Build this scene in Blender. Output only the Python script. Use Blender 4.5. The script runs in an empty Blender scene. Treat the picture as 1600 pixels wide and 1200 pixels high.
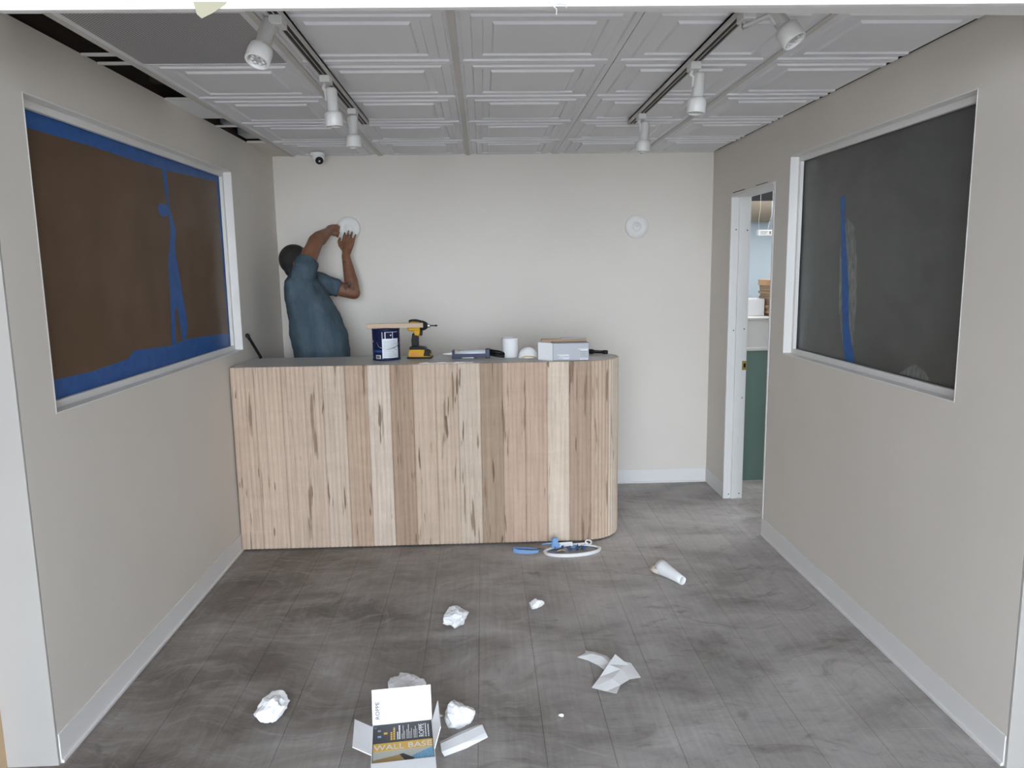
import bpy, bmesh, math, random
from mathutils import Vector, Matrix, noise
random.seed(7)
S = bpy.context.scene
COL = S.collection
PI = math.pi

# ------------------------------------------------------------------ camera
cam = bpy.data.cameras.new('camera')
camo = bpy.data.objects.new('camera', cam); COL.objects.link(camo)
cam.sensor_fit = 'HORIZONTAL'; cam.sensor_width = 36.0
cam.lens = 1180.16 / 1600 * 36.0
cam.clip_start = 0.02
_r = Vector((0.99916383, -0.03831245, -0.01427547))
_u = Vector((0.01993128, 0.15156799, 0.98824586))
_f = Vector((0.03569841, 0.98770405, -0.15220487))
camo.matrix_world = Matrix(((_r.x, _u.x, -_f.x, 0), (_r.y, _u.y, -_f.y, 0), (_r.z, _u.z, -_f.z, 1.6161), (0, 0, 0, 1)))
S.camera = camo

# ------------------------------------------------------------------ world, exposure
S.view_settings.view_transform = 'Standard'
S.view_settings.look = 'None'
S.view_settings.gamma = 1.0
S.view_settings.use_curve_mapping = False
S.view_settings.exposure = 0.95
W = bpy.data.worlds.new('overcast_sky'); S.world = W
W.use_nodes = True
wn, wl = W.node_tree.nodes, W.node_tree.links
wn.clear()
wo = wn.new('ShaderNodeOutputWorld'); wb = wn.new('ShaderNodeBackground')
wt = wn.new('ShaderNodeTexCoord'); ws = wn.new('ShaderNodeSeparateXYZ'); wr = wn.new('ShaderNodeValToRGB')
wl.new(wt.outputs['Generated'], ws.inputs[0]); wl.new(ws.outputs['Z'], wr.inputs[0])
wr.color_ramp.elements[0].position = 0.0; wr.color_ramp.elements[0].color = (0.88, 0.97, 1.07, 1)
wr.color_ramp.elements[1].position = 0.9; wr.color_ramp.elements[1].color = (0.80, 0.92, 1.10, 1)
wl.new(wr.outputs[0], wb.inputs[0]); wb.inputs[1].default_value = 6.6
wl.new(wb.outputs[0], wo.inputs[0])

# ------------------------------------------------------------------ dimensions
L, R, D, H = -1.4422, 1.6523, 5.4735, 2.4024
LY, RY = 2.36, 2.165                     # where the left and right walls end at the open front
GX, T = -0.0855, 0.61                    # centre ceiling bar, tile module
YT = [2.475 - T, 2.475, 3.085, 3.695, 4.305, 4.915, D]
WL = (2.552, 4.56, 1.150, 2.190)         # left window opening y0,y1,z0,z1
WR = (2.560, 4.106, 1.122, 2.184)
DY0, DY1, DZ = 4.303, 5.056, 2.075       # door opening

# ------------------------------------------------------------------ helpers
def link(o, parent=None):
    COL.objects.link(o)
    if parent is not None: o.parent = parent
    return o

def empty(name, loc=(0, 0, 0), rz=0.0, label=None, cat=None, group=None, kind=None):
    o = bpy.data.objects.new(name, None); link(o)
    o.empty_display_size = 0.05
    o.location = loc; o.rotation_euler = (0, 0, rz)
    return tag(o, label, cat, group, kind)

def tag(o, label=None, cat=None, group=None, kind=None):
    if label: o['label'] = label
    if cat: o['category'] = cat
    if group: o['group'] = group
    if kind: o['kind'] = kind
    return o

def finish(name, bm, mat, parent=None, smooth=False):
    me = bpy.data.meshes.new(name)
    bmesh.ops.recalc_face_normals(bm, faces=bm.faces[:])
    bm.to_mesh(me); bm.free()
    if smooth:
        for p in me.polygons: p.use_smooth = True
    if mat is not None: me.materials.append(mat)
    return link(bpy.data.objects.new(name, me), parent)

def struct(name, bm, mat, parent=None):
    o = finish(name, bm, mat, parent)
    if parent is None: o['kind'] = 'structure'
    return o

def box(bm, a, b, bevel=0.0, M=None):
    a = Vector(a); b = Vector(b)
    lo = Vector(map(min, a, b)); hi = Vector(map(max, a, b))
    r = bmesh.ops.create_cube(bm, size=1.0)
    vs = r['verts']
    for v in vs:
        v.co = Vector((lo[i] + (v.co[i] + .5) * (hi[i] - lo[i]) for i in range(3)))
    if bevel > 0:
        es = list({e for v in vs for e in v.link_edges})
        r2 = bmesh.ops.bevel(bm, geom=es, offset=bevel, segments=2, affect='EDGES', profile=.5)
        vs = list({v for f in r2['faces'] for v in f.verts} | {v for v in vs if v.is_valid})
    if M is not None:
        for v in vs: v.co = M @ v.co
    return vs

def nbox(name, a, b, mat, parent=None, bevel=0.0):
    bm = bmesh.new(); box(bm, a, b, bevel)
    return finish(name, bm, mat, parent)

def frame_from(d):
    d = d.normalized()
    up = Vector((0, 0, 1)) if abs(d.z) < .9 else Vector((0, 1, 0))
    x = d.cross(up).normalized(); y = d.cross(x).normalized()
    return x, y

def tube(bm, pts, rad, n=14, caps=True, squash=None, axis=None):
    """lofted tube through pts with radius per point; squash=(rx,ry) factors, axis=fixed first axis"""
    pts = [Vector(p) for p in pts]
    rings = []
    px = None
    for i, p in enumerate(pts):
        d = (pts[min(i + 1, len(pts) - 1)] - pts[max(i - 1, 0)])
        if d.length < 1e-9: d = Vector((0, 0, 1))
        d.normalize()
        if axis is not None:
            x = Vector(axis) - d * d.dot(Vector(axis)); x.normalize()
        elif px is not None:
            x = px - d * d.dot(px)
            x = x.normalized() if x.length > 1e-6 else frame_from(d)[0]
        else:
            x = frame_from(d)[0]
        px = x; y = d.cross(x).normalized()
        r = rad[i] if not isinstance(rad, (int, float)) else rad
        if isinstance(r, (tuple, list)): rx, ry = r
        else: rx = ry = r
        if squash: rx *= squash[0]; ry *= squash[1]
        rings.append([bm.verts.new(p + x * rx * math.cos(2 * PI * k / n) + y * ry * math.sin(2 * PI * k / n)) for k in range(n)])
    for a, b in zip(rings[:-1], rings[1:]):
        for k in range(n):
            bm.faces.new((a[k], a[(k + 1) % n], b[(k + 1) % n], b[k]))
    if caps:
        for ring, pt, s in ((rings[0], pts[0], -1), (rings[-1], pts[-1], 1)):
            try: bm.faces.new(ring)
            except ValueError: pass
    return rings

def capsule(bm, a, b, ra, rb=None, n=12):
    """round-ended tapered limb"""
    a = Vector(a); b = Vector(b); rb = ra if rb is None else rb
    d = (b - a).normalized()
    pts, rad = [], []
    for t in (-1, -.92, -.7, -.38): pts.append(a + d * ra * t); rad.append(ra * math.sqrt(max(.0004, 1 - t * t)))
    for t in (0, .25, .5, .75, 1): pts.append(a.lerp(b, t)); rad.append(ra + (rb - ra) * t)
    for t in (.38, .7, .92, 1): pts.append(b + d * rb * t); rad.append(rb * math.sqrt(max(.0004, 1 - t * t)))
    tube(bm, pts, rad, n)

def lathe(bm, prof, n=32, M=None, cap=True):
    rings = []
    for r, z in prof:
        rings.append([bm.verts.new((r * math.cos(2 * PI * k / n), r * math.sin(2 * PI * k / n), z)) for k in range(n)])
    for a, b in zip(rings[:-1], rings[1:]):
        for k in range(n): bm.faces.new((a[k], a[(k + 1) % n], b[(k + 1) % n], b[k]))
    if cap:
        bm.faces.new(rings[0]); bm.faces.new(rings[-1])
    if M is not None:
        for ring in rings:
            for v in ring: v.co = M @ v.co

def prism(bm, poly, thick, M=None, bevel=0.0):
    """poly in xz plane extruded along y by +-thick/2"""
    a = [bm.verts.new((x, -thick / 2, z)) for x, z in poly]
    b = [bm.verts.new((x, thick / 2, z)) for x, z in poly]
    n = len(poly)
    fs = [bm.faces.new(a), bm.faces.new(b[::-1])]
    for k in range(n): fs.append(bm.faces.new((a[k], a[(k + 1) % n], b[(k + 1) % n], b[k])))
    vs = a + b
    if bevel:
        es = list({e for f in fs for e in f.edges})
        r2 = bmesh.ops.bevel(bm, geom=es, offset=bevel, segments=2, affect='EDGES', profile=.5)
        vs = list({v for f in r2['faces'] for v in f.verts} | {v for v in vs if v.is_valid})
    if M is not None:
        for v in vs: v.co = M @ v.co

def aim(p, d, roll_axis=None):
    """matrix whose local +z looks along d at p"""
    d = Vector(d).normalized()
    q = d.to_track_quat('Z', 'Y')
    return Matrix.Translation(Vector(p)) @ q.to_matrix().to_4x4()

# ------------------------------------------------------------------ materials
def mat(name, col, rough=.6, metal=0.0, spec=.5, coat=0.0):
    m = bpy.data.materials.new(name); m.use_nodes = True
    b = m.node_tree.nodes['Principled BSDF']
    b.inputs['Base Color'].default_value = (*col, 1)
    b.inputs['Roughness'].default_value = rough
    b.inputs['Metallic'].default_value = metal
    b.inputs['Specular IOR Level'].default_value = spec
    if coat: b.inputs['Coat Weight'].default_value = coat
    return m

class NT:
    def __init__(self, m):
        self.t = m.node_tree; self.n = self.t.nodes; self.l = self.t.links
        self.b = self.n['Principled BSDF']
    def new(self, kind, **kw):
        o = self.n.new(kind)
        for k, v in kw.items(): setattr(o, k, v)
        return o
    def link(self, a, b): self.l.new(a, b)
    def noise(self, vec, scale, detail=4, rough=.55, dist=0.0):
        o = self.new('ShaderNodeTexNoise'); o.inputs['Scale'].default_value = scale
        o.inputs['Detail'].default_value = detail; o.inputs['Roughness'].default_value = rough
        o.inputs['Distortion'].default_value = dist
        if vec is not None: self.link(vec, o.inputs['Vector'])
        return o.outputs['Fac']
    def pos(self, scale=(1, 1, 1), rot=(0, 0, 0), space='Position'):
        g = self.new('ShaderNodeNewGeometry') if space == 'Position' else self.new('ShaderNodeTexCoord')
        mp = self.new('ShaderNodeMapping'); mp.inputs['Scale'].default_value = scale; mp.inputs['Rotation'].default_value = rot
        self.link(g.outputs[space], mp.inputs['Vector'])
        return mp.outputs[0]
    def ramp(self, fac, stops):
        r = self.new('ShaderNodeValToRGB'); e = r.color_ramp.elements
        while len(e) < len(stops): e.new(.5)
        for i, (p, c) in enumerate(stops):
            e[i].position = p; e[i].color = (*c, 1) if len(c) == 3 else c
        self.link(fac, r.inputs[0]); return r.outputs[0]
    def mix(self, fac, a, b, blend='MIX'):
        x = self.new('ShaderNodeMix', data_type='RGBA', blend_type=blend)
        for sock, v in ((x.inputs['Factor'], fac), (x.inputs['A'], a), (x.inputs['B'], b)):
            if isinstance(v, (int, float)): sock.default_value = v
            elif isinstance(v, tuple): sock.default_value = (*v, 1)
            else: self.link(v, sock)
        return x.outputs['Result']
    def math(self, op, a, b=0.0, clamp=False):
        x = self.new('ShaderNodeMath', operation=op); x.use_clamp = clamp
        for i, v in enumerate((a, b)):
            if isinstance(v, (int, float)): x.inputs[i].default_value = v
            else: self.link(v, x.inputs[i])
        return x.outputs[0]
    def bump(self, h, strength=.2, dist=.01):
        x = self.new('ShaderNodeBump'); x.inputs['Strength'].default_value = strength; x.inputs['Distance'].default_value = dist
        self.link(h, x.inputs['Height']); self.link(x.outputs[0], self.b.inputs['Normal'])
    def col(self, c): self.link(c, self.b.inputs['Base Color'])

def painted(name, col, var=.03, rough=.55, bump=.05):
    m = mat(name, col, rough, spec=.35); t = NT(m)
    n = t.noise(t.pos(), 1.3, 5)
    lo = tuple(c * (1 - var) for c in col); hi = tuple(min(1, c * (1 + var)) for c in col)
    t.col(t.ramp(n, [(.3, lo), (.7, hi)]))
    t.bump(t.noise(t.pos(), 260, 2), bump, .002)
    return m

M_WALL = painted('warm_white_wall_paint', (.70, .652, .592))
M_TRIM = painted('white_trim_paint', (.77, .755, .73), .02, .42, .02)
M_BASE = painted('white_vinyl_base', (.745, .73, .715), .03, .4, .02)
M_TILE = painted('white_ceiling_tile', (.77, .765, .78), .03, .6, .03)
M_BAR = painted('aged_white_grid_bar', (.60, .575, .54), .06, .5, .02)
M_DECK = painted('dark_brown_joist_wood', (.045, .033, .026), .3, .8, .1)
M_GALV = mat('galvanised_metal', (.48, .52, .53), .35, .9)
M_GREEN = painted('green_moisture_board', (.16, .235, .205), .06, .8, .05)
M_CREAM = painted('white_plasterboard', (.72, .70, .67), .03, .8, .05)
M_BLUE = painted('pale_blue_wall_paint', (.60, .67, .72), .03, .6, .03)
M_TAN = painted('tan_fibre_board', (.40, .33, .25), .08, .8, .05)
M_BLACK = mat('black_plastic', (.010, .010, .011), .45, spec=.22)
M_BLACKS = mat('black_satin_plastic', (.018, .017, .018), .55, spec=.25)
M_WHITE = mat('white_plastic', (.80, .80, .79), .4)
M_LAMP = mat('off_white_lamp_enamel', (.66, .65, .63), .35)
M_BRASS = mat('brass', (.55, .38, .14), .35, 1.0)
M_STEEL = mat('steel', (.55, .55, .56), .3, 1.0)
M_CONC = painted('outside_concrete', (.46, .43, .39), .12, .9, .1)
M_BLOCKER = painted('dark_blocker_paint', (.17, .14, .11), .12, .85, .2)  # dark, so the added light blockers bounce little light
M_RAWWOOD = painted('raw_pine', (.62, .44, .27), .12, .7, .05)
M_TOP = painted('grey_laminate', (.50, .485, .465), .04, .4, .01)
M_HEADER = painted('white_header_cladding', (.86, .85, .84), .03, .6, .02)

# floor planks
M_PLANK = mat('dusty_grey_brown_vinyl_plank', (.15, .14, .13), .55, spec=.35)
t = NT(M_PLANK)
wp = t.new('ShaderNodeTexNoise'); wp.inputs['Scale'].default_value = 1.1; wp.inputs['Detail'].default_value = 3
t.link(t.pos(), wp.inputs['Vector'])
def warped(scale, rot, amt):
    a = t.new('ShaderNodeVectorMath', operation='SCALE'); t.link(wp.outputs['Color'], a.inputs[0]); a.inputs['Scale'].default_value = amt
    g_ = t.new('ShaderNodeNewGeometry'); b = t.new('ShaderNodeVectorMath', operation='ADD'); t.link(g_.outputs['Position'], b.inputs[0]); t.link(a.outputs[0], b.inputs[1])
    mp = t.new('ShaderNodeMapping'); mp.inputs['Scale'].default_value = scale; mp.inputs['Rotation'].default_value = rot
    t.link(b.outputs[0], mp.inputs['Vector']); return mp.outputs[0]
n1 = t.noise(t.pos((1.2, 1.9, 1), (0, 0, .25)), 1.5, 8, .62, .6)          # broad worn patches
n2 = t.noise(warped((1.6, 9.0, 1), (0, 0, -.22), .9), 1.9, 7, .68, .3)      # wiped dust strokes
n2b = t.noise(warped((11.0, 1.8, 1), (0, 0, .55), .7), 1.3, 7, .66, .3)
n2c = t.noise(warped((2.5, 14.0, 1), (0, 0, .35), 1.3), 1.6, 6, .7, .2)
n3 = t.noise(t.pos((60, 2.2, 1)), 1.0, 4, .6)
base = t.ramp(n1, [(.30, (.088, .070, .056)), (.46, (.155, .128, .108)), (.58, (.215, .186, .165)), (.72, (.30, .27, .25))])
g = t.new('ShaderNodeNewGeometry'); sx = t.new('ShaderNodeSeparateXYZ'); t.link(g.outputs['Position'], sx.inputs[0])
side = t.new('ShaderNodeMapRange'); side.inputs['From Min'].default_value = -1.2; side.inputs['From Max'].default_value = .55
side.inputs['To Min'].default_value = .12; side.inputs['To Max'].default_value = .72; t.link(sx.outputs['X'], side.inputs['Value'])
# the floor turns paler and greyer towards the right
c = t.mix(side.outputs[0], base, t.ramp(n1, [(.28, (.245, .226, .215)), (.5, (.44, .415, .40)), (.72, (.58, .555, .54))]))
d1 = t.ramp(n2, [(.50, (0, 0, 0)), (.70, (1, 1, 1))]); d2 = t.ramp(n2b, [(.52, (0, 0, 0)), (.72, (1, 1, 1))]); d3 = t.ramp(n2c, [(.56, (0, 0, 0)), (.70, (1, 1, 1))])
c = t.mix(t.math('MULTIPLY', d1, .34), c, (.52, .495, .475))
c = t.mix(t.math('MULTIPLY', d2, .22), c, (.50, .48, .46))
c = t.mix(t.math('MULTIPLY', d3, .26), c, (.56, .54, .52))
k1 = t.ramp(n2, [(.28, (1, 1, 1)), (.44, (0, 0, 0))])
c = t.mix(t.math('MULTIPLY', k1, .42), c, (.105, .085, .070))
k2 = t.ramp(n2c, [(.26, (1, 1, 1)), (.40, (0, 0, 0))])
c = t.mix(t.math('MULTIPLY', k2, .35), c, (.10, .08, .066))
stain = t.ramp(t.noise(t.pos((1, 2.0, 1), (0, 0, .2)), 4.5, 5, .6, .9), [(.60, (0, 0, 0)), (.70, (1, 1, 1))])
c = t.mix(t.math('MULTIPLY', stain, .38), c, (.10, .08, .064))
oi = t.new('ShaderNodeObjectInfo')
c = t.mix(1.0, c, t.ramp(oi.outputs['Random'], [(0, (.96, .96, .96)), (1, (1.04, 1.04, 1.04))]), 'MULTIPLY')
c = t.mix(.5, c, t.ramp(n3, [(.3, (.8, .79, .78)), (.7, (1.12, 1.12, 1.12))]), 'MULTIPLY')
t.col(c)
t.link(t.ramp(n2, [(.35, (.42, .42, .42)), (.7, (.72, .72, .72))]), t.b.inputs['Roughness'])
t.bump(n3, .08, .002)

# maple boards, tint from the object colour
M_MAPLE = mat('fluted_spalted_maple', (.6, .48, .38), .6, spec=.3)
t = NT(M_MAPLE)
oi = t.new('ShaderNodeObjectInfo')
grain = t.noise(t.pos((34, 34, 1.2)), 1.6, 6, .6, .4)
c = t.mix(1.0, oi.outputs['Color'], t.ramp(grain, [(.25, (.80, .77, .74)), (.55, (1, 1, 1)), (.8, (1.1, 1.1, 1.08))]), 'MULTIPLY')
fig = t.noise(t.pos((3, 3, 9)), 1.5, 5, .6, .8)
c = t.mix(.35, c, t.ramp(fig, [(.3, (.82, .8, .78)), (.7, (1.12, 1.11, 1.1))]), 'MULTIPLY')
blot = t.ramp(t.noise(t.pos((7, 7, 2.0)), 1.0, 5, .65, .5), [(.60, (0, 0, 0)), (.72, (1, 1, 1))])
c = t.mix(t.math('MULTIPLY', blot, .5), c, (.30, .235, .18))
tilt = t.pos((27, 27, 2.1), (0, .05, 0))
streak = t.ramp(t.noise(tilt, 1.0, 3, .5, .3), [(.635, (0, 0, 0)), (.685, (1, 1, 1))])
c = t.mix(t.math('MULTIPLY', streak, .72), c, (.17, .105, .065))
streak2 = t.ramp(t.noise(t.pos((40, 40, 3.6), (0, -.02, 0)), 1.0, 2, .5, .2), [(.675, (0, 0, 0)), (.71, (1, 1, 1))])
c = t.mix(t.math('MULTIPLY', streak2, .8), c, (.10, .062, .04))
t.col(c); t.bump(grain, .1, .002)

# brown paper / dark film behind the glass
M_KRAFT = mat('brown_kraft_paper', (.15, .082, .045), .7)
t = NT(M_KRAFT); n = t.noise(t.pos((1, 2.5, 1.2)), 2.4, 8, .6)
c = t.ramp(n, [(.3, (.120, .060, .028)), (.7, (.155, .082, .042))])
sp = t.ramp(t.noise(t.pos(), 75, 2, .5), [(.76, (0, 0, 0)), (.80, (1, 1, 1))])
t.col(t.mix(t.math('MULTIPLY', sp, .4), c, (.42, .36, .29)))
M_FILM = mat('dark_grey_plastic_film', (.06, .06, .063), .38)
t = NT(M_FILM); n = t.noise(t.pos((1, 1.2, 2.2)), 3.0, 9, .65)
c = t.ramp(n, [(.32, (.075, .073, .073)), (.72, (.112, .110, .111))])
sp = t.ramp(t.noise(t.pos(), 62, 2, .5), [(.75, (0, 0, 0)), (.79, (1, 1, 1))])
t.col(t.mix(t.math('MULTIPLY', sp, .3), c, (.4, .4, .4)))
t.bump(t.noise(t.pos(), 7, 6), .12, .01)
M_TAPE = mat('blue_masking_tape', (.012, .105, .36), .6)
t = NT(M_TAPE); n = t.noise(t.pos((1, 6, 6)), 4, 5)
t.col(t.ramp(n, [(.3, (.006, .080, .32)), (.7, (.010, .12, .45))])); t.bump(n, .2, .004)
M_RES = mat('wrinkled_clear_film', (.26, .26, .26), .3)
t = NT(M_RES); n = t.noise(t.pos((1, 14, 3)), 6, 5, .7)
t.col(t.ramp(n, [(.4, (.085, .085, .088)), (.65, (.28, .28, .28))])); t.bump(n, .5, .006)

def glass_mat(name, tint, refl):
    m = bpy.data.materials.new(name); m.use_nodes = True
    n, l = m.node_tree.nodes, m.node_tree.links
    n.clear()
    o = n.new('ShaderNodeOutputMaterial'); tr = n.new('ShaderNodeBsdfTransparent'); gl = n.new('ShaderNodeBsdfGlossy')
    fr = n.new('ShaderNodeFresnel'); mx = n.new('ShaderNodeMixShader')
    ns = n.new('ShaderNodeTexNoise'); ns.inputs['Scale'].default_value = 5; ns.inputs['Detail'].default_value = 6
    rp = n.new('ShaderNodeMapRange'); rp.inputs['To Min'].default_value = .12; rp.inputs['To Max'].default_value = refl
    l.new(ns.outputs['Fac'], rp.inputs['Value']); l.new(rp.outputs[0], gl.inputs['Roughness'])
    tr.inputs[0].default_value = (*tint, 1); fr.inputs[0].default_value = 1.14
    ge = n.new('ShaderNodeNewGeometry'); iv = n.new('ShaderNodeMath'); iv.operation = 'SUBTRACT'; iv.inputs[0].default_value = 1
    mu = n.new('ShaderNodeMath'); mu.operation = 'MULTIPLY'
    l.new(ge.outputs['Backfacing'], iv.inputs[1]); l.new(iv.outputs[0], mu.inputs[0]); l.new(fr.outputs[0], mu.inputs[1])
    l.new(mu.outputs[0], mx.inputs[0]); l.new(tr.outputs[0], mx.inputs[1]); l.new(gl.outputs[0], mx.inputs[2])
    l.new(mx.outputs[0], o.inputs[0]); return m
M_GLASS = glass_mat('dusty_window_glass', (.97, .98, .97), .45)

# perforated return grille
M_PERF = mat('perforated_white_metal', (.55, .54, .54), .5)
t = NT(M_PERF)
v = t.new('ShaderNodeTexVoronoi', feature='F1'); v.inputs['Scale'].default_value = 1.0
v.inputs['Randomness'].default_value = 0.0
t.link(t.pos((125, 125, 0), (0, 0, .78)), v.inputs['Vector'])
t.col(t.ramp(v.outputs['Distance'], [(.30, (.055, .05, .05)), (.42, (.56, .55, .56))]))

M_SHIRT = mat('faded_blue_cotton', (.22, .32, .39), .85, spec=.2)
t = NT(M_SHIRT); n = t.noise(t.pos((3, 3, 1.5), (0, .5, 0)), 4, 6)
t.col(t.ramp(n, [(.3, (.048, .075, .097)), (.7, (.088, .124, .152))])); t.bump(t.noise(t.pos((2, 2, 1)), 9, 5), .45, .02)
M_SKIN = mat('tanned_skin', (.40, .205, .125), .5)
t = NT(M_SKIN)
n = t.noise(t.pos(), 14, 4)
c = t.ramp(n, [(.3, (.170, .074, .039)), (.7, (.235, .106, .058))])
tat = None
g = t.new('ShaderNodeNewGeometry')
for (q, rad) in (((-.925, 5.24, 1.505), .05), ((-.945, 5.27, 1.475), .035), ((-.897, 5.25, 1.49), .022), ((-.945, 5.3, 1.66), .022), ((-1.125, 5.16, 1.83), .04)):
    d = t.new('ShaderNodeVectorMath', operation='DISTANCE'); t.link(g.outputs['Position'], d.inputs[0]); d.inputs[1].default_value = q
    mval = t.math('SUBTRACT', 1.0, t.math('DIVIDE', d.outputs['Value'], rad), True)
    tat = mval if tat is None else t.math('MAXIMUM', tat, mval)
ink = t.math('MULTIPLY', t.ramp(t.noise(t.pos(), 42, 3, .6), [(.46, (0, 0, 0)), (.53, (1, 1, 1))]), t.math('MULTIPLY', tat, 2.6, True), True)
t.col(t.mix(t.math('MULTIPLY', ink, .88), c, (.03, .03, .035)))
t.b.inputs['Subsurface Weight'].default_value = .06
M_HAIR = mat('black_hair', (.010, .009, .009), .55)
t = NT(M_HAIR); t.bump(t.noise(t.pos((1, 1, 1)), 160, 3), .8, .01)
M_DENIM = painted('dark_work_trousers', (.05, .055, .07), .2, .85, .2)
M_PAPER = mat('white_tissue_paper', (.84, .84, .84), .8)
t = NT(M_PAPER); t.bump(t.noise(t.pos(), 60, 5), .35, .006)
M_PAPER2 = mat('white_release_paper', (.80, .80, .80), .55)
M_CARD = mat('brown_cardboard', (.44, .30, .19), .8)
M_CARDW = mat('white_coated_card', (.88, .88, .89), .5)
M_NAVY = mat('navy_print', (.008, .013, .055), .32, spec=.3)
M_GOLD = mat('gold_print', (.75, .46, .08), .4)
M_INK = mat('grey_ink', (.13, .13, .135), .6)
M_INKB = mat('near_black_print', (.018, .018, .026), .35)
M_YEL = mat('yellow_tool_plastic', (.60, .32, .012), .5, spec=.3)
M_SKYB = mat('sky_blue_print', (.14, .38, .58), .5)
t = NT(M_SKYB); t.col(t.ramp(t.noise(t.pos(), 240, 3), [(.35, (.10, .30, .50)), (.6, (.25, .50, .68))]))
M_FOAM = mat('blue_foam', (.20, .36, .62), .8)
M_GREYBOX = mat('grey_printed_card', (.40, .415, .45), .45)
M_STICK = painted('pale_wood_slat', (.56, .42, .31), .15, .7, .05)

# ------------------------------------------------------------------ ground outside and interior floor
bm = bmesh.new(); box(bm, (-14, -18, -.2), (14, 1.9, -.03)); pav = struct('pavement', bm, M_CONC)
bm = bmesh.new(); box(bm, (-1.9, 1.9, -.12), (5.2, 9.0, -.006)); floor = struct('floor', bm, M_PLANK)
pw, gap = .229, .0005
xs = [.41 + k * pw for k in range(-9, 16)]
pc = {}
for i in range(len(xs) - 1):
    x0, x1 = xs[i] + gap, xs[i + 1] - gap
    if x1 < L - .02 or x0 > 4.2: continue
    y = 1.9 - random.random() * .9
    if abs(xs[i] + .048) < .02: y = 2.536 - 1.22
    while y < 7.6:
        ya, yb = max(y + gap, 1.9), min(y + 1.22 - gap, 7.6)
        y += 1.22
        if yb - ya < .05: continue
        if x0 > R + .13 and yb < 3.0: continue
        bm = bmesh.new(); box(bm, (x0, ya, -.006), (x1, yb, 0), .0005)
        finish('plank', bm, M_PLANK, floor)

# ------------------------------------------------------------------ walls
def wall_boxes(name, boxes, m):
    bm = bmesh.new()
    for a, b in boxes: box(bm, a, b)
    return struct(name, bm, m)
ZT = 2.95; ZW = H + .004
lx = L - .168; rx = R + .123
wall_boxes('wall_left', [((lx, LY, -.03), (L, WL[0], ZW)), ((lx, WL[1], -.03), (L, D, ZW)),
                         ((lx, WL[0], -.03), (L, WL[1], WL[2])), ((lx, WL[0], WL[3]), (L, WL[1], ZW))], M_WALL)
wall_boxes('wall_right', [((R, RY, -.03), (rx, WR[0], ZW)), ((R, WR[1], -.03), (rx, DY0, ZW)),
                          ((R, WR[0], -.03), (rx, WR[1], WR[2])), ((R, WR[0], WR[3]), (rx, WR[1], ZW)),
                          ((R, DY0, DZ), (rx, DY1, ZW)), ((R, DY1, -.03), (rx, D, ZW))], M_WALL)
wall_boxes('wall_back', [((lx, D, -.03), (rx, D + .13, ZT))], M_WALL)
wall_boxes('wall_front', [((-6, 2.40, -.03), (-1.66, 2.56, 4.2)), ((rx, RY, -.03), (6, RY + .16, 4.2)),
                          ((-6, 2.40, 2.95), (6, 2.56, 4.2))], M_CREAM)
# unseen side walls and soffit, added to narrow the daylight entering the room
wall_boxes('light_blocker_left', [((-2.05, -2.6, -.03), (-1.9, 2.40, 4.2))], M_BLOCKER)
wall_boxes('light_blocker_right', [((1.95, -2.6, -.03), (2.1, RY, 4.2))], M_BLOCKER)
bm = bmesh.new(); box(bm, (-2.05, -2.2, 3.0), (2.1, 2.56, 3.2)); struct('light_blocker_top', bm, M_BLOCKER)
bm = bmesh.new(); box(bm, (-1.70, 2.30, -.03), (lx, 2.40, 2.9)); struct('trim_1', bm, M_RAWWOOD)
# header over the open front: a front board and a deeper beam behind it
bm = bmesh.new()
vs = box(bm, (-1.72, 2.10, 2.315), (1.79, 2.20, 2.96))
for v in vs:
    if v.co.z < 2.5: v.co.z = 2.332 - .038 * (v.co.x + 1.72) / 3.51
hd = struct('trim_2', bm, M_HEADER)
bm = bmesh.new()
vs = box(bm, (-1.75, 1.98, 2.2445), (1.82, 2.0, 2.96))
for v in vs:
    if v.co.z < 2.5: v.co.z = 2.2435 + .016 * (v.co.x + 1.75) / 3.57
finish('header_board', bm, M_HEADER, hd)
bm = bmesh.new(); box(bm, (-1.75, 1.95, 2.94), (1.82, 2.39, 3.1)); finish('header_cap', bm, M_HEADER, hd)

# casings on the two wall ends, colour darkened to keep daylight from clipping
M_CASING = painted('darkened_jamb_paint', (.40, .38, .355), .05, .5, .03)
bm = bmesh.new(); box(bm, (lx, LY - .012, -.03), (L, LY, 2.6), .002); struct('trim_3', bm, M_CASING)
bm = bmesh.new(); box(bm, (R, RY - .012, -.03), (rx, RY, 2.6), .002); struct('trim_4', bm, M_CASING)
# baseboards
bh, bt = .105, .004
def baseboard(name, boxes):
    bm = bmesh.new()
    for a, b in boxes:
        box(bm, a, b, .0015)
        # toe of the cove base
    struct(name, bm, M_BASE)
baseboard('baseboard_left', [((L, LY, 0), (L + bt, D, bh)), ((L, LY, 0), (L + .012, D, .012))])
baseboard('baseboard_right', [((R, RY, 0), (R - bt, DY0, bh)), ((R, RY, 0), (R - .012, DY0, .012)),
                              ((R, DY1 + .01, 0), (R - bt, D, bh))])
baseboard('baseboard_back', [((L, D, 0), (R, D - bt, bh)), ((L, D, 0), (R, D - .012, .012))])

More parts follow.
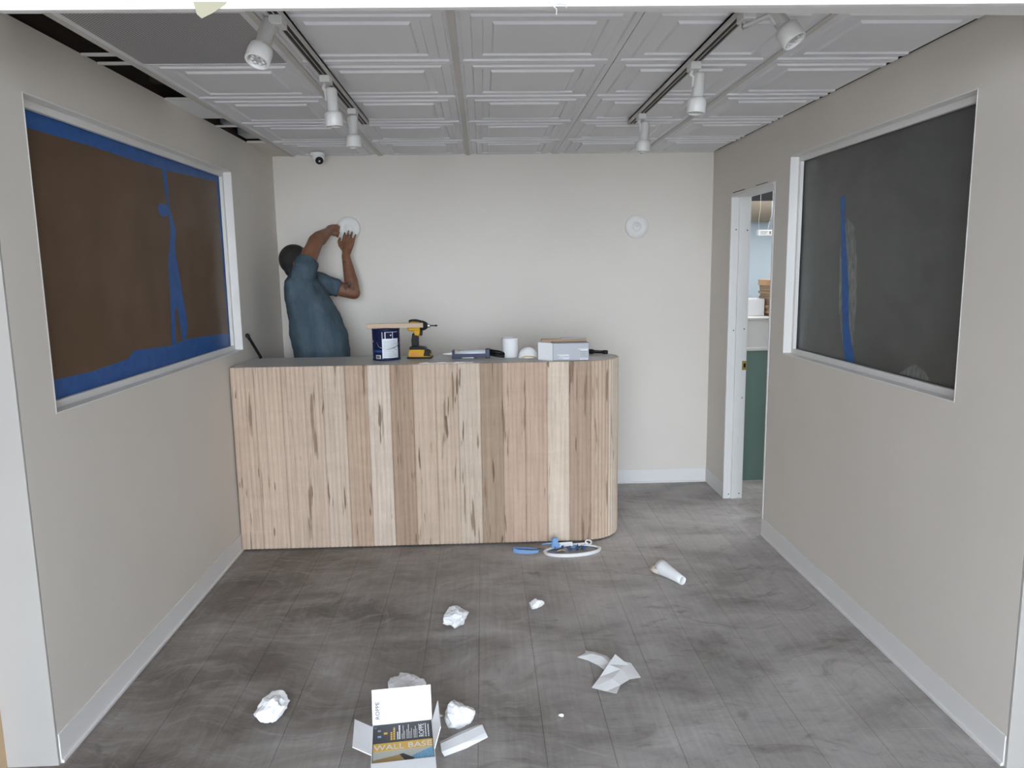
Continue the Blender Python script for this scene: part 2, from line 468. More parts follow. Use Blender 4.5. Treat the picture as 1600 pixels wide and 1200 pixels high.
# ------------------------------------------------------------------ windows
def window(name, side, y0, y1, z0, z1, x):
    """opening in a side wall; side=-1 recess goes to -x"""
    w = empty(name, (x, (y0 + y1) / 2, z0), kind='structure')
    inv = Matrix.Translation(-w.location)
    def part(nm, boxes, m, bev=.0015):
        bm = bmesh.new()
        for a, b in boxes: box(bm, a, b, bev)
        bmesh.ops.transform(bm, matrix=inv, verts=bm.verts[:])
        return finish(nm, bm, m, w)
    s = side; t_ = .006; p = .0008          # liner thickness, projection beyond the wall face
    xo, xi = x - s * p, x + s * .062
    part('sill_board', [((xo, y0, z0), (xi, y1, z0 + t_))], M_TRIM)
    part('head_board', [((xo, y0, z1 - t_), (xi, y1, z1))], M_TRIM)
    part('jamb_board', [((xo, y0, z0 + t_), (xi, y0 + t_, z1 - t_))], M_TRIM)
    part('jamb_board', [((xo, y1 - t_, z0 + t_), (xi, y1, z1 - t_))], M_TRIM)
    f = .026; xa, xb = x + s * .044, x + s * .062
    yy0, yy1, zz0, zz1 = y0 + t_, y1 - t_, z0 + t_, z1 - t_
    part('glazing_stop', [((xa, yy0, zz0), (xb, yy1, zz0 + f)), ((xa, yy0, zz1 - f), (xb, yy1, zz1)),
                          ((xa, yy0, zz0 + f), (xb, yy0 + f, zz1 - f)), ((xa, yy1 - f, zz0 + f), (xb, yy1, zz1 - f))], M_TRIM, .001)
    part('glass_pane', [((x + s * .062, y0, z0), (x + s * .067, y1, z1))], M_GLASS, 0)
    return w
window('window_1', -1, *WL, L)
window('window_2', 1, *WR, R)

def sheet(name, pts, x, thick, m, label, cat, group=None):
    """flat piece in a plane x=const given as (y,z) outline"""
    bm = bmesh.new()
    a = [bm.verts.new((x, y, z)) for y, z in pts]; b = [bm.verts.new((x + thick, y, z)) for y, z in pts]
    n = len(pts); bm.faces.new(a); bm.faces.new(b[::-1])
    for k in range(n): bm.faces.new((a[k], a[(k + 1) % n], b[(k + 1) % n], b[k]))
    return tag(finish(name, bm, m), label, cat, group)
xl = L - .0695
sheet('kraft_paper', [(WL[0], WL[2]), (WL[1], WL[2]), (WL[1], WL[3]), (WL[0], WL[3])], xl, -.002, M_KRAFT,
      'large sheet of brown paper filling the left wall window', 'paper')
TL = xl + .0005
sheet('masking_tape', [(2.552, 2.185), (3.2, 2.186), (4.555, 2.186), (4.555, 2.128), (3.82, 2.102), (3.474, 2.101), (3.112, 2.106), (2.552, 2.100)], TL, .0005, M_TAPE,
      'wide blue masking tape band along the top of the brown papered window', 'tape')
sheet('masking_tape', [(4.50, 2.127), (4.557, 2.127), (4.557, 1.234), (4.520, 1.234), (4.512, 1.79)], TL, .0005, M_TAPE,
      'narrow vertical blue tape strip at the far edge of the brown papered window', 'tape')
sheet('masking_tape', [(2.552, 1.253), (2.944, 1.244), (3.241, 1.257), (3.312, 1.286), (3.7, 1.267), (3.88, 1.282), (4.512, 1.257), (4.558, 1.233), (4.558, 1.155), (2.552, 1.155)], TL, .0005, M_TAPE,
      'ragged blue tape band along the bottom of the brown papered window', 'tape')
sheet('masking_tape', [(3.756, 2.101), (3.81, 2.101), (3.804, 1.941), (3.865, 1.823), (3.835, 1.726), (3.922, 1.343), (3.878, 1.283), (3.835, 1.286), (3.81, 1.436), (3.779, 1.451), (3.75, 1.269), (3.706, 1.270), (3.735, 1.522), (3.739, 1.657), (3.799, 1.82)], TL, .0005, M_TAPE,
      'crooked forked blue tape strip down the middle of the brown paper', 'tape')
sheet('masking_tape', [(3.67, 1.917), (3.70, 1.938), (3.755, 1.938), (3.79, 1.93), (3.7935, 1.893), (3.74, 1.878), (3.69, 1.886)], TL, .0004, M_TAPE,
      'small blue tape patch beside the crooked strip on brown paper', 'tape')
xr = R + .0695
sheet('plastic_film', [(WR[0], WR[2]), (WR[1], WR[2]), (WR[1], WR[3]), (WR[0], WR[3])], xr, .002, M_FILM,
      'dark grey film covering the whole right wall window', 'film')
TR = xr - .0005
sheet('masking_tape', [(3.649, 1.921), (3.630, 1.935), (3.613, 1.931), (3.587, 1.769), (3.535, 1.558), (3.498, 1.321), (3.449, 1.205), (3.43, 1.156), (3.514, 1.156), (3.549, 1.222), (3.6, 1.557)], TR, -.0007, M_TAPE,
      'single upright blue tape strip on the dark grey right window', 'tape')
bm = bmesh.new()
def crinkle(name, pts, x, m, label, cat):
    bm = bmesh.new()
    cy = sum(p[0] for p in pts) / len(pts); cz = sum(p[1] for p in pts) / len(pts)
    rings = []
    for s in (1.0, .75, .5, .25):
        ring = []
        for k in range(36):
            u = k / 36 * len(pts); i = int(u); f = u - i
            a = Vector(pts[i % len(pts)]); b = Vector(pts[(i + 1) % len(pts)]); q = a.lerp(b, f)
            y, z = cy + (q.x - cy) * s, cz + (q.y - cz) * s
            dx = 0 if s == 1 else -.0012 * (.5 + noise.noise(Vector((y * 60, z * 25, 3))))
            ring.append(bm.verts.new((x - .0002 + dx * .3, y, z)))
        rings.append(ring)
    for a, b in zip(rings[:-1], rings[1:]):
        for k in range(36): bm.faces.new((a[k], a[(k + 1) % 36], b[(k + 1) % 36], b[k]))
    bm.faces.new(rings[-1]); bm.faces.new([bm.verts.new(v.co + Vector((.0004, 0, 0))) for v in rings[0]])
    return tag(finish(name, bm, m), label, cat)
crinkle('adhesive_film', [(3.58, 1.83), (3.50, 1.78), (3.463, 1.636), (3.44, 1.456), (3.452, 1.232), (3.547, 1.208), (3.611, 1.394), (3.632, 1.665), (3.61, 1.77)], TR + .0002, M_RES,
        'wrinkled grey film halo around the blue tape on right window', 'film')
crinkle('crumpled_film', [(3.045, 1.158), (2.986, 1.193), (2.931, 1.212), (2.867, 1.191), (2.82, 1.158)], TR - .0006, M_RES,
        'small fan of crumpled clear film at the right window sill', 'film')

# ------------------------------------------------------------------ door frame
dr = empty('door_1', (R, DY1, 0), kind='structure')
def dpart(nm, a, b, m, bev=.001):
    bm = bmesh.new(); box(bm, a, b, bev); bmesh.ops.transform(bm, matrix=Matrix.Translation(-Vector((R, DY1, 0))), verts=bm.verts[:])
    return finish(nm, bm, m, dr)
dpart('side_jamb', (R - .006, DY1 - .018, 0), (rx + .004, DY1, DZ), M_TRIM)
dpart('door_stop', (R + .046, DY1 - .028, 0), (R + .082, DY1 - .018, DZ - .02), M_TRIM)
dpart('side_jamb', (R - .003, DY0, 0), (rx + .004, DY0 + .016, DZ), M_TRIM)
dpart('head_jamb', (R - .006, DY0 + .016, DZ - .02), (rx + .004, DY1 - .018, DZ), M_TRIM)
sp = dpart('strike_plate', (R + .098, DY1 - .0205, .905), (rx + .008, DY1 - .018, .967), M_BRASS, .0004)
dpart('latch_hole', (R + .108, DY1 - .0212, .922), (R + .122, DY1 - .0206, .95), M_BLACK, 0)
for x, z in ((1.681, 1.844), (1.757, 1.839), (1.684, 1.176), (1.757, 1.184), (1.757, .713), (1.683, .032), (1.757, .035)):
    bm = bmesh.new(); lathe(bm, [(.0042, 0), (.0042, .0012)], 10, Matrix.Translation((x - R, -.0195, z)) @ Matrix.Rotation(PI / 2, 4, 'X'))
    finish('screw', bm, M_BLACKS, dr)
dpart('shim_gap', (R - .0005, DY1 + .001, .0), (R + .002, DY1 + .006, DZ), M_BLACKS, 0)
dpart('shim_gap', (R - .0005, DY1 - .25, DZ + .004), (R + .002, DY1 - .02, DZ + .009), M_BLACKS, 0)
dpart('shim_gap', (R - .0005, DY0 + .12, DZ + .006), (R + .002, DY0 + .31, DZ + .010), M_BLACKS, 0)

# ------------------------------------------------------------------ ceiling
ceil = empty('ceiling', (0, 3.8, H), kind='structure')
CI = Matrix.Translation(-ceil.location)
def cpart(nm, bm, m):
    bmesh.ops.transform(bm, matrix=CI, verts=bm.verts[:]); return finish(nm, bm, m, ceil)
def cbox(nm, a, b, m, bev=0.0):
    bm = bmesh.new(); box(bm, a, b, bev); return cpart(nm, bm, m)
def tile_mesh(sx, sy, cutx=None, cuty=None):
    """coffered tile seen from below; cutx/cuty = kept length from the low side"""
    bm = bmesh.new()
    prof = [(0, 0), (.036, 0), (.044, .007), (.096, .007), (.104, 0), (.160, 0), (.168, .007), (.216, .007), (.226, -.002)]
    rings = []
    for d, z in prof:
        dx, dy = d * sx, d * sy
        rings.append([bm.verts.new(q) for q in ((dx, dy, z), (sx - dx, dy, z), (sx - dx, sy - dy, z), (dx, sy - dy, z))])
    for a, b in zip(rings[:-1], rings[1:]):
        for k in range(4): bm.faces.new((a[k], a[(k + 1) % 4], b[(k + 1) % 4], b[k]))
    bm.faces.new(rings[-1])
    # upper skin so the tile has thickness
    top = [bm.verts.new((q[0], q[1], .016)) for q in ((0, 0), (sx, 0), (sx, sy), (0, sy))]
    for k in range(4): bm.faces.new((rings[0][k], top[k], top[(k + 1) % 4], rings[0][(k + 1) % 4]))
    bm.faces.new(top)
    for cut, co, no in ((cutx, 0, (1, 0, 0)), (cuty, 1, (0, 1, 0))):
        if cut is not None:
            p = [0, 0, 0]; p[co] = cut
            r = bmesh.ops.bisect_plane(bm, geom=bm.verts[:] + bm.edges[:] + bm.faces[:], plane_co=p, plane_no=no, clear_outer=True)
            ed = [e for e in r['geom_cut'] if isinstance(e, bmesh.types.BMEdge)]
            bmesh.ops.holes_fill(bm, edges=ed, sides=0)
    bmesh.ops.recalc_face_normals(bm, faces=bm.faces[:])
    me = bpy.data.meshes.new('ceiling_tile'); bm.to_mesh(me); bm.free(); me.materials.append(M_TILE); return me
cols = [GX - 2 * T, GX - T, GX, GX + T, GX + 2 * T]
tm = {}
g_ = .0018
for ci, x0 in enumerate(cols):
    for ri in range(6):
        y0 = YT[ri]
        if ci == 0 and ri == 1: continue               # perforated grille sits here
        cx = (R - .011 - x0) if ci == 4 else None
        cy = (D - .004 - y0) if ri == 5 else None
        key = (ci == 4, ri == 5)
        if key not in tm: tm[key] = tile_mesh(T - 2 * g_, T - 2 * g_, cx, cy)
        o = link(bpy.data.objects.new('ceiling_tile', tm[key]), ceil)
        o.location = (x0 + g_, y0 + g_ - 3.8, .0004 * random.uniform(-1, 1))
for x in (GX - 2 * T, GX - T, GX, GX + 2 * T):
    for k in range(3):
        a, b = (1.9 + k * 1.2, min(1.9 + (k + 1) * 1.2, D))
        bm = bmesh.new(); box(bm, (x - .012, a, H - .0055), (x + .012, b - .001, H - .0018)); box(bm, (x - .002, a, H - .002), (x + .002, b, H + .03))
        cpart('grid_bar', bm, M_BAR)
# the narrow open strip along the left wall
xs0, xs1 = L + .001, GX - 2 * T - .013
cbox('filler_strip', (xs0, 3.70, H - .001), (xs1, 4.13, H + .012), M_TILE)
cbox('filler_strip', (xs0, 4.90, H - .001), (xs1, D - .002, H + .012), M_WALL)
cbox('filler_strip', (xs0, 1.9, H - .001), (xs1, 2.50, H + .012), M_TILE)
for y in (2.955, 3.075, 3.685, 4.36):
    cbox('cross_bar', (xs0, y - .008, H - .003), (xs1, y + .008, H + .006), M_BAR)
for y, z in ((2.7, 2.56), (3.02, 2.47), (3.5, 2.50), (3.60, 2.46), (4.3, 2.53)):
    cbox('joist', (L - .1, y, z), (R, y + .045, z + .19), M_DECK)
cbox('ledger_board', (xs0, 2.45, 2.56), (xs0 + .05, 4.15, 2.7), M_DECK)
cbox('plenum_side', (lx, 2.2, ZW), (L - .03, D, 2.93), M_DECK)
cbox('plenum_side', (R + .03, 2.2, ZW), (rx, D, 2.93), M_DECK)
cbox('plenum_end', (lx, 2.2, H + .04), (rx, 2.24, 2.93), M_DECK)
cbox('roof_deck', (lx, 2.2, 2.93), (rx, D + .1, 3.0), M_DECK)
bm = bmesh.new(); box(bm, (L + .002, 4.42, H + .03), (L + .24, 4.56, H + .17), .004)
tag(finish('duct', bm, M_GALV), 'short metal duct box seen through the gap above the left wall', 'duct')
bm = bmesh.new(); box(bm, (L + .002, 4.72, H + .02), (L + .3, 4.88, H + .10), .004)
tag(finish('duct', bm, M_GALV), 'flat grey metal channel in the ceiling gap nearest the back corner', 'duct')
# perforated return grille
vg = empty('vent_grille', (GX - 1.5 * T, 2.78, H), label='square perforated metal vent panel in the ceiling by the left front', cat='vent')
bm = bmesh.new(); box(bm, (-T / 2 + .03, -T / 2 + .01, -.002), (T / 2 - .03, T / 2 - .01, .002)); finish('perforated_sheet', bm, M_PERF, vg)
bm = bmesh.new(); h2 = T / 2 - .002
for a, b in (((-h2, -h2, -.004), (-h2 + .032, h2, .006)), ((h2 - .032, -h2, -.004), (h2, h2, .006)), ((-h2 + .032, -h2, -.004), (h2 - .032, -h2 + .012, .006)), ((-h2 + .032, h2 - .012, -.004), (h2 - .032, h2, .006))): box(bm, a, b)
finish('frame', bm, M_TILE, vg)

# ------------------------------------------------------------------ room beyond the door
wall_boxes('wall_storeroom_back', [((rx, 6.95, -.03), (5.2, 7.05, 3.2))], M_BLUE)
wall_boxes('wall_storeroom_side', [((5.1, 2.3, -.03), (5.2, 6.95, 3.2)), ((rx, 2.325, -.03), (5.1, 2.42, 3.2)), ((lx + 3.0, D + .13, -.03), (rx, 6.95, 3.2))], M_BLUE)
bm = bmesh.new(); box(bm, (rx, 2.42, 2.95), (5.1, 6.95, 3.1)); struct('ceiling_storeroom', bm, M_BLUE)
pony = empty('half_wall', (2.3, 5.53, 0), kind='structure')
bm = bmesh.new(); box(bm, (-.52, -.055, 0), (.9, .055, .985)); finish('green_board', bm, M_GREEN, pony)
bm = bmesh.new(); box(bm, (-.52, -.062, .985), (.9, .062, 1.008), .002); finish('ledge', bm, M_CREAM, pony)
bm = bmesh.new(); box(bm, (-.52, -.055, 1.008), (.9, .055, 1.215)); finish('white_board', bm, M_CREAM, pony)
bm = bmesh.new(); box(bm, (-.52, -.062, 1.215), (.9, .30, 1.23), .002); finish('cap', bm, M_TRIM, pony)
# cardboard stack
ORD = ['lowest', 'second from the bottom', 'third from the bottom', 'fourth from the bottom', 'fifth from the bottom', 'middle one', 'fifth from the top', 'fourth from the top', 'third from the top', 'second from the top', 'topmost brown one']
for k in range(11):
    z = 1.2305 + k * .0205
    bm = bmesh.new(); dx = random.uniform(-.012, .012)
    box(bm, (2.128 + dx, 5.56, z), (2.62 + dx, 5.80, z + .0195), .002)
    tag(finish('cardboard_sheet', bm, M_CARD), 'flattened brown carton, %s of the stack beyond the door' % ORD[k], 'carton', 'flattened cartons beyond the door')
bm = bmesh.new(); box(bm, (2.112, 5.58, 1.457), (2.6, 5.78, 1.50), .003)
tag(finish('carton', bm, mat('orange_brown_card', (.60, .36, .20), .7)), 'orange brown carton lying on top of the cardboard stack beyond the door', 'carton')
bm = bmesh.new(); box(bm, (1.98, 5.62, 1.2305), (2.11, 5.80, 1.36), .003)
tag(finish('white_carton', bm, M_CARDW), 'plain white box beside the cardboard stack beyond the door', 'carton')
bm = bmesh.new(); box(bm, (2.30, 6.9, 2.0), (2.62, 6.948, 2.20)); tag(finish('fibre_panel', bm, M_TAN), 'tan board fixed high on the pale blue storeroom wall', 'panel')
bm = bmesh.new(); box(bm, (2.0, 6.55, 2.16), (3.4, 6.66, 2.25)); tag(finish('ceiling_beam', bm, M_BLACKS), 'black beam high up in the storeroom beyond the door', 'beam')
hb = empty('hanging_box', (2.20, 5.90, 1.855), label='small white box hanging on two thin wires beyond the doorway', cat='box')
bm = bmesh.new(); box(bm, (-.062, -.02, -.022), (.052, .02, .022), .003); finish('case', bm, M_WHITE, hb)
bm = bmesh.new()
for i in range(3): box(bm, (-.045, -.0206, .009 - i * .009), (.012 - .006 * i, -.02, .0115 - i * .009))
box(bm, (.025, -.0206, -.010), (.036, -.02, .012)); finish('print', bm, M_INK, hb)
for pts in ([(-.05, 0, .02), (-.055, .0, .10), (-.045, 0, .19), (-.047, 0, 1.02)], [(.018, 0, .02), (.028, 0, .08), (.05, 0, .15), (.05, 0, 1.02)]):
    bm = bmesh.new(); tube(bm, pts, .0016, 6); finish('wire', bm, M_WHITE, hb)
# storeroom tube light
tl = empty('ceiling_light', (2.9, 5.2, 2.90), label='bright white ceiling lamp in the storeroom beyond the door', cat='lamp')
M_EMIT = bpy.data.materials.new('lit_diffuser'); M_EMIT.use_nodes = True
be = M_EMIT.node_tree.nodes['Principled BSDF']; be.inputs['Emission Color'].default_value = (.95, .98, 1, 1); be.inputs['Emission Strength'].default_value = 4.8
bm = bmesh.new(); box(bm, (-.62, -.5, -.03), (.62, .9, -.005), .004); finish('diffuser', bm, M_EMIT, tl)
bm = bmesh.new(); box(bm, (-.64, -.52, -.006), (.64, .92, .05), .004); finish('housing', bm, M_WHITE, tl)

# ------------------------------------------------------------------ counter
ct = empty('reception_counter', (-.3, 4.5, 0), label='long reception counter clad in fluted pale maple boards with rounded right end', cat='counter')
CM = Matrix.Translation(-ct.location)
YF, RR = 4.268, .237
CXR, CYR = .568, YF + RR
YB = YF + 2 * RR
def path(s):
    """front path from left wall then around the right end: returns (point, normal, tangent)"""
    s1 = CXR - (L + .006)
    if s <= s1: return Vector((L + .006 + s, YF, 0)), Vector((0, -1, 0))
    a = (s - s1) / RR
    return Vector((CXR + RR * math.sin(a), CYR - RR * math.cos(a), 0)), Vector((math.sin(a), -math.cos(a), 0))
S1 = CXR - (L + .006); SE = S1 + RR * PI * .98
PITCH, DEP = .0256, .0052
def prof(s):
    u = (s / PITCH) % 1.0
    return DEP * abs(math.sin(PI * u)) ** .8 
def xs_of(x): return x - (L + .006)
bounds = [0, xs_of(-1.300), xs_of(-1.165), xs_of(-1.030), xs_of(-.912), xs_of(-.793), xs_of(-.657), xs_of(-.541), xs_of(-.408), xs_of(-.28), xs_of(-.154),
          xs_of(-.03), xs_of(.101), xs_of(.229), xs_of(.357), xs_of(.478), xs_of(.600), xs_of(.600) + .14, xs_of(.600) + .28, xs_of(.600) + .42, xs_of(.600) + .56, SE]
tints = [(.545, .435, .35), (.56, .452, .365), (.55, .445, .36), (.555, .45, .365), (.58, .485, .405), (.49, .375, .29), (.66, .57, .49), (.41, .305, .23),
         (.565, .46, .37), (.575, .47, .38), (.60, .515, .43), (.40, .31, .235), (.56, .43, .345), (.555, .425, .34), (.71, .615, .52), (.45, .345, .27),
         (.58, .46, .36), (.66, .57, .48), (.60, .50, .40), (.62, .52, .42), (.6, .5, .4)]
bounds = [round(b / PITCH) * PITCH for b in bounds[:-1]] + [SE]
for i in range(len(bounds) - 1):
    s0, s1_ = bounds[i] + .0006, bounds[i + 1] - .0006
    bm = bmesh.new(); n = max(4, int((s1_ - s0) / PITCH * 8))
    zb, zt = .012, 1.0815
    loop = []
    for k in range(n + 1):
        s = s0 + (s1_ - s0) * k / n; p, nn = path(s); loop.append(p + nn * (prof(s) - DEP))
    back = []
    for k in range(n, -1, -max(1, n // 6)):
        s = s0 + (s1_ - s0) * k / n; p, nn = path(s); back.append(p - nn * .018)
    lo = [bm.verts.new(CM @ Vector((q.x, q.y, zb))) for q in loop + back]
    hi = [bm.verts.new(CM @ Vector((q.x, q.y, zt))) for q in loop + back]
    m_ = len(lo)
    for k in range(m_): bm.faces.new((lo[k], lo[(k + 1) % m_], hi[(k + 1) % m_], hi[k]))
    bm.faces.new(lo); bm.faces.new(hi)
    o = finish('board', bm, M_MAPLE, ct)
    o.color = (tints[i][0] * .95, tints[i][1] * .915, tints[i][2] * .875, 1)
def outline(off):
    pts = [(L + .006, YF + off)]
    for k in range(25):
        a = PI * k / 24; r = RR - off
        pts.append((CXR + r * math.sin(a), CYR - r * math.cos(a)))
    pts.append((L + .006, YB - off)); return pts
def slab(nm, off, z0, z1, m):
    bm = bmesh.new(); pts = outline(off)
    a = [bm.verts.new(CM @ Vector((x, y, z0))) for x, y in pts]; b = [bm.verts.new(CM @ Vector((x, y, z1))) for x, y in pts]
    for k in range(len(pts)): bm.faces.new((a[k], a[(k + 1) % len(pts)], b[(k + 1) % len(pts)], b[k]))
    bm.faces.new(a); bm.faces.new(b); return finish(nm, bm, m, ct)
ZC = 1.081
slab('countertop', .0185, 1.055, ZC, M_TOP)
slab('plinth', .03, 0.0, .1, M_DECK)
bm = bmesh.new(); box(bm, (L + .006, YB - .045, .1), (CXR, YB - .03, 1.055)); bmesh.ops.transform(bm, matrix=CM, verts=bm.verts[:]); finish('back_panel', bm, M_STICK, ct)

# ------------------------------------------------------------------ wall discs, camera, tracks
for x, z, lab in ((-.94, 1.905, 'round white wall disc that the man is fitting with his hands'), (1.105, 1.893, 'round white wall disc alone on the right of the back wall')):
    d_ = empty('wall_disc', (x, D, z), label=lab, cat='wall disc', group='round discs on the back wall')
    RX = Matrix.Rotation(PI / 2, 4, 'X')
    bm = bmesh.new(); lathe(bm, [(.079, 0), (.083, .003), (.083, .012), (.079, .017), (.040, .020), (.036, .017), (.033, .017)], 40, RX); finish('cover_plate', bm, M_TRIM, d_, True)
    bm = bmesh.new(); lathe(bm, [(.030, .014), (.030, .021), (.027, .024), (.0, .0245)], 28, RX); finish('hub', bm, M_TRIM, d_, True)
sc_ = empty('security_camera', (-1.085, 5.27, H - .0075), label='white turret security camera on the ceiling above the man', cat='camera')
bm = bmesh.new(); lathe(bm, [(.048, 0), (.05, -.004), (.05, -.020), (.046, -.026)], 28); finish('mount_ring', bm, M_WHITE, sc_, True)
bm = bmesh.new(); A = aim((0.004, -.01, -.035), (.28, -.75, -.6)); bmesh.ops.create_uvsphere(bm, u_segments=24, v_segments=16, radius=.042, matrix=A); finish('ball', bm, M_WHITE, sc_, True)
bm = bmesh.new(); lathe(bm, [(.026, .028), (.026, .041), (.022, .044), (.0, .045)], 24, A); finish('lens_window', bm, M_BLACK, sc_, True)
bm = bmesh.new(); lathe(bm, [(.007, .0445), (.007, .0465), (.0, .047)], 12, A); finish('lens', bm, M_STEEL, sc_, True)

def track(x, y0, y1, lab):
    tr = empty('lighting_track', (x, (y0 + y1) / 2, H), label=lab, cat='track')
    hl = (y1 - y0) / 2; z0 = -.030
    bm = bmesh.new()
    for xa, xb in ((-.019, -.0155), (-.0012, .0012), (.0155, .019)): box(bm, (xa, -hl, z0), (xb, hl, -.004))
    box(bm, (-.019, -hl, -.012), (.019, hl, -.004)); finish('rail', bm, M_BAR, tr)
    bm = bmesh.new(); box(bm, (-.0155, -hl + .002, z0 + .003), (-.0012, hl - .002, z0 + .009)); box(bm, (.0012, -hl + .002, z0 + .003), (.0155, hl - .002, z0 + .009)); finish('conductor_slot', bm, M_BLACKS, tr)
    bm = bmesh.new(); box(bm, (-.02, hl, z0 - .001), (.02, hl + .014, -.004), .002); finish('end_cap', bm, M_BAR, tr)
track(-.607, 2.21, 4.18, 'white lighting track with dark slot on the left of the ceiling')
track(.820, 2.21, 4.22, 'white lighting track with dark slot on the right of the ceiling')

def spot(x, y, p0, d, lab, ln=.15):
    """adapter on the track at x,y; body starts p0 (relative to adapter bottom), pointing along d"""
    zb = H - .030
    s = empty('track_spotlight', (x, y, zb), label=lab, cat='spotlight', group='spotlights on the ceiling tracks')
    bm = bmesh.new(); box(bm, (-.020, -.034, -.024), (.020, .034, .004), .003); finish('track_adapter', bm, M_LAMP, s)
    p0 = Vector(p0); d = Vector(d).normalized()
    bm = bmesh.new(); e = p0 + d * .045
    tube(bm, [(-.006, 0, -.022), (-.012, 0, -.04), tuple(Vector((-.022, 0, 0)) + p0.lerp(e, .3)), tuple(Vector((-.021, 0, 0)) + e)], [.0085, .008, .008, .007], 10)
    finish('stem', bm, M_LAMP, s, True)
    bm = bmesh.new(); A = aim(e + Vector((-.026, 0, 0)), (1, 0, 0)); lathe(bm, [(.007, 0), (.007, .012)], 10, A); finish('pivot_knob', bm, M_LAMP, s)
    A = aim(p0, d); f = ln - .058
    bm = bmesh.new(); lathe(bm, [(.012, 0), (.020, .004), (.0225, .012), (.0225, f), (.024, f + .002)], 24, A); finish('body', bm, M_LAMP, s, True)
    bm = bmesh.new(); lathe(bm, [(.026, f), (.034, f + .006), (.0365, f + .018), (.0365, ln - .002), (.035, ln), (.0295, ln), (.0285, ln - .006), (.0285, f + .02)], 28, A, cap=True); finish('lamp_head', bm, M_LAMP, s, True)
    bm = bmesh.new(); lathe(bm, [(.0275, ln - .012), (.018, ln - .009), (0.0, ln - .008)], 24, A, cap=False)
    ring = finish('lens', bm, mat('lens_grey', (.40, .40, .41), .25), s, True)
    for k in range(7):
        a = 2 * PI * k / 7; bm = bmesh.new()
        lathe(bm, [(.0055, 0), (.005, .003), (0, .0035)], 8, A @ Matrix.Translation((.017 * math.cos(a), .017 * math.sin(a), ln - .0085)))
        o = finish('led_cell', bm, M_LAMP, s, True)
spot(-.607, 2.46, (-.02, -.005, -.005), (-.20, -.42, -.88), 'track spotlight tilted to the front left beside the perforated vent panel', .155)
spot(-.607, 3.175, (.018, .0, -.038), (.04, .02, -1), 'middle track spotlight on the left track, hanging beside its stem')
spot(-.607, 3.80, (.004, -.02, -.028), (-.01, -.05, -1), 'far track spotlight nearest the end of the left track')
spot(.820, 2.42, (.085, .0, .005), (.42, -.36, -.82), 'track spotlight half hidden by the header at the front right', .12)
spot(.820, 3.00, (.022, .0, -.032), (-.08, -.02, -1), 'front straight hanging track spotlight on the right track')
spot(.820, 3.97, (.020, .0, -.032), (-.07, -.02, -1), 'far track spotlight nearest the end of the right track')

# ------------------------------------------------------------------ things on the counter
def txt(body, size, mtl, parent, M, extrude=.0002, name='lettering', align='LEFT', sx=1.0, bold=0.0):
    cu = bpy.data.curves.new(name, 'FONT'); cu.body = body; cu.size = size; cu.extrude = extrude; cu.align_x = align
    cu.resolution_u = 3; cu.offset = bold
    o = bpy.data.objects.new(name, cu); COL.objects.link(o)
    bpy.context.view_layer.update()
    me = bpy.data.meshes.new_from_object(o.evaluated_get(bpy.context.evaluated_depsgraph_get()))
    bpy.data.objects.remove(o); bpy.data.curves.remove(cu)
    me.transform(M @ Matrix.Diagonal((sx, 1, 1, 1))); me.materials.clear(); me.materials.append(mtl); me.name = name
    return link(bpy.data.objects.new(name, me), parent)

# paint can
pcx, pcy, PR, PH = -.588, 4.548, .0835, .190
pcan = empty('paint_can', (pcx, pcy, ZC), label='navy gallon paint can with white label on the counter', cat='paint can')
bm = bmesh.new(); lathe(bm, [(PR - .004, 0), (PR, .002), (PR, .008), (PR - .002, .011), (PR - .002, PH - .014), (PR, PH - .011), (PR, PH - .003), (PR - .003, PH), (PR - .010, PH), (PR - .012, PH - .006)], 48); finish('body', bm, M_NAVY, pcan, True)
bm = bmesh.new(); lathe(bm, [(PR - .013, PH - .009), (PR - .013, PH - .004), (PR - .018, PH - .002), (PR - .024, PH - .006), (0, PH - .006)], 40); finish('lid', bm, M_STEEL, pcan, True)
def patch(a0, a1, z0, z1, r, m, nm='label_panel', n=16, par=pcan):
    bm = bmesh.new(); q = []
    for k in range(n + 1):
        a = math.radians(a0 + (a1 - a0) * k / n)
        q.append([bm.verts.new((rr * math.cos(a), rr * math.sin(a), z)) for rr, z in ((r, z0), (r, z1), (r - .0012, z1), (r - .0012, z0))])
    for a, b in zip(q[:-1], q[1:]):
        for k in range(4): bm.faces.new((a[k], a[(k + 1) % 4], b[(k + 1) % 4], b[k]))
    bm.faces.new(q[0]); bm.faces.new(q[-1]); return finish(nm, bm, m, par, False)
r1 = PR - .0008
M_LABEL = mat('white_can_label', (.66, .69, .74), .3)
patch(-98, -28, .016, .128, r1, M_LABEL)
patch(-100, -97.5, .012, .170, r1 + .0004, M_WHITE, 'white_stripe', 2)
patch(-96, -28, .128, .1305, r1 + .0004, M_WHITE, 'white_stripe', 8)
patch(-88, -30, .168, .1705, r1 + .0004, M_WHITE, 'white_stripe', 8)
patch(-56, -54, .131, .168, r1 + .0004, M_WHITE, 'white_stripe', 2)
patch(-88, -85, .131, .168, r1 + .0004, M_WHITE, 'white_stripe', 2)
for i in range(11): patch(-93 + (i % 3), -34 - 5 * (i % 4), .026 + i * .009, .0275 + i * .009, r1 + .0005, M_INK, 'print_line', 8)
patch(-66, -61, .147, .155, r1 + .0005, M_WHITE, 'print_mark', 3)
patch(-131, -108, .012, .034, r1 + .0002, M_WHITE, 'print_frame', 4); patch(-128, -111, .0145, .0315, r1 + .0006, M_INK, 'print_block', 4)
patch(-170, -100, .050, .062, r1 + .0002, mat('blue_print', (.025, .07, .22), .3), 'blue_band', 8)
bm = bmesh.new(); pts = []
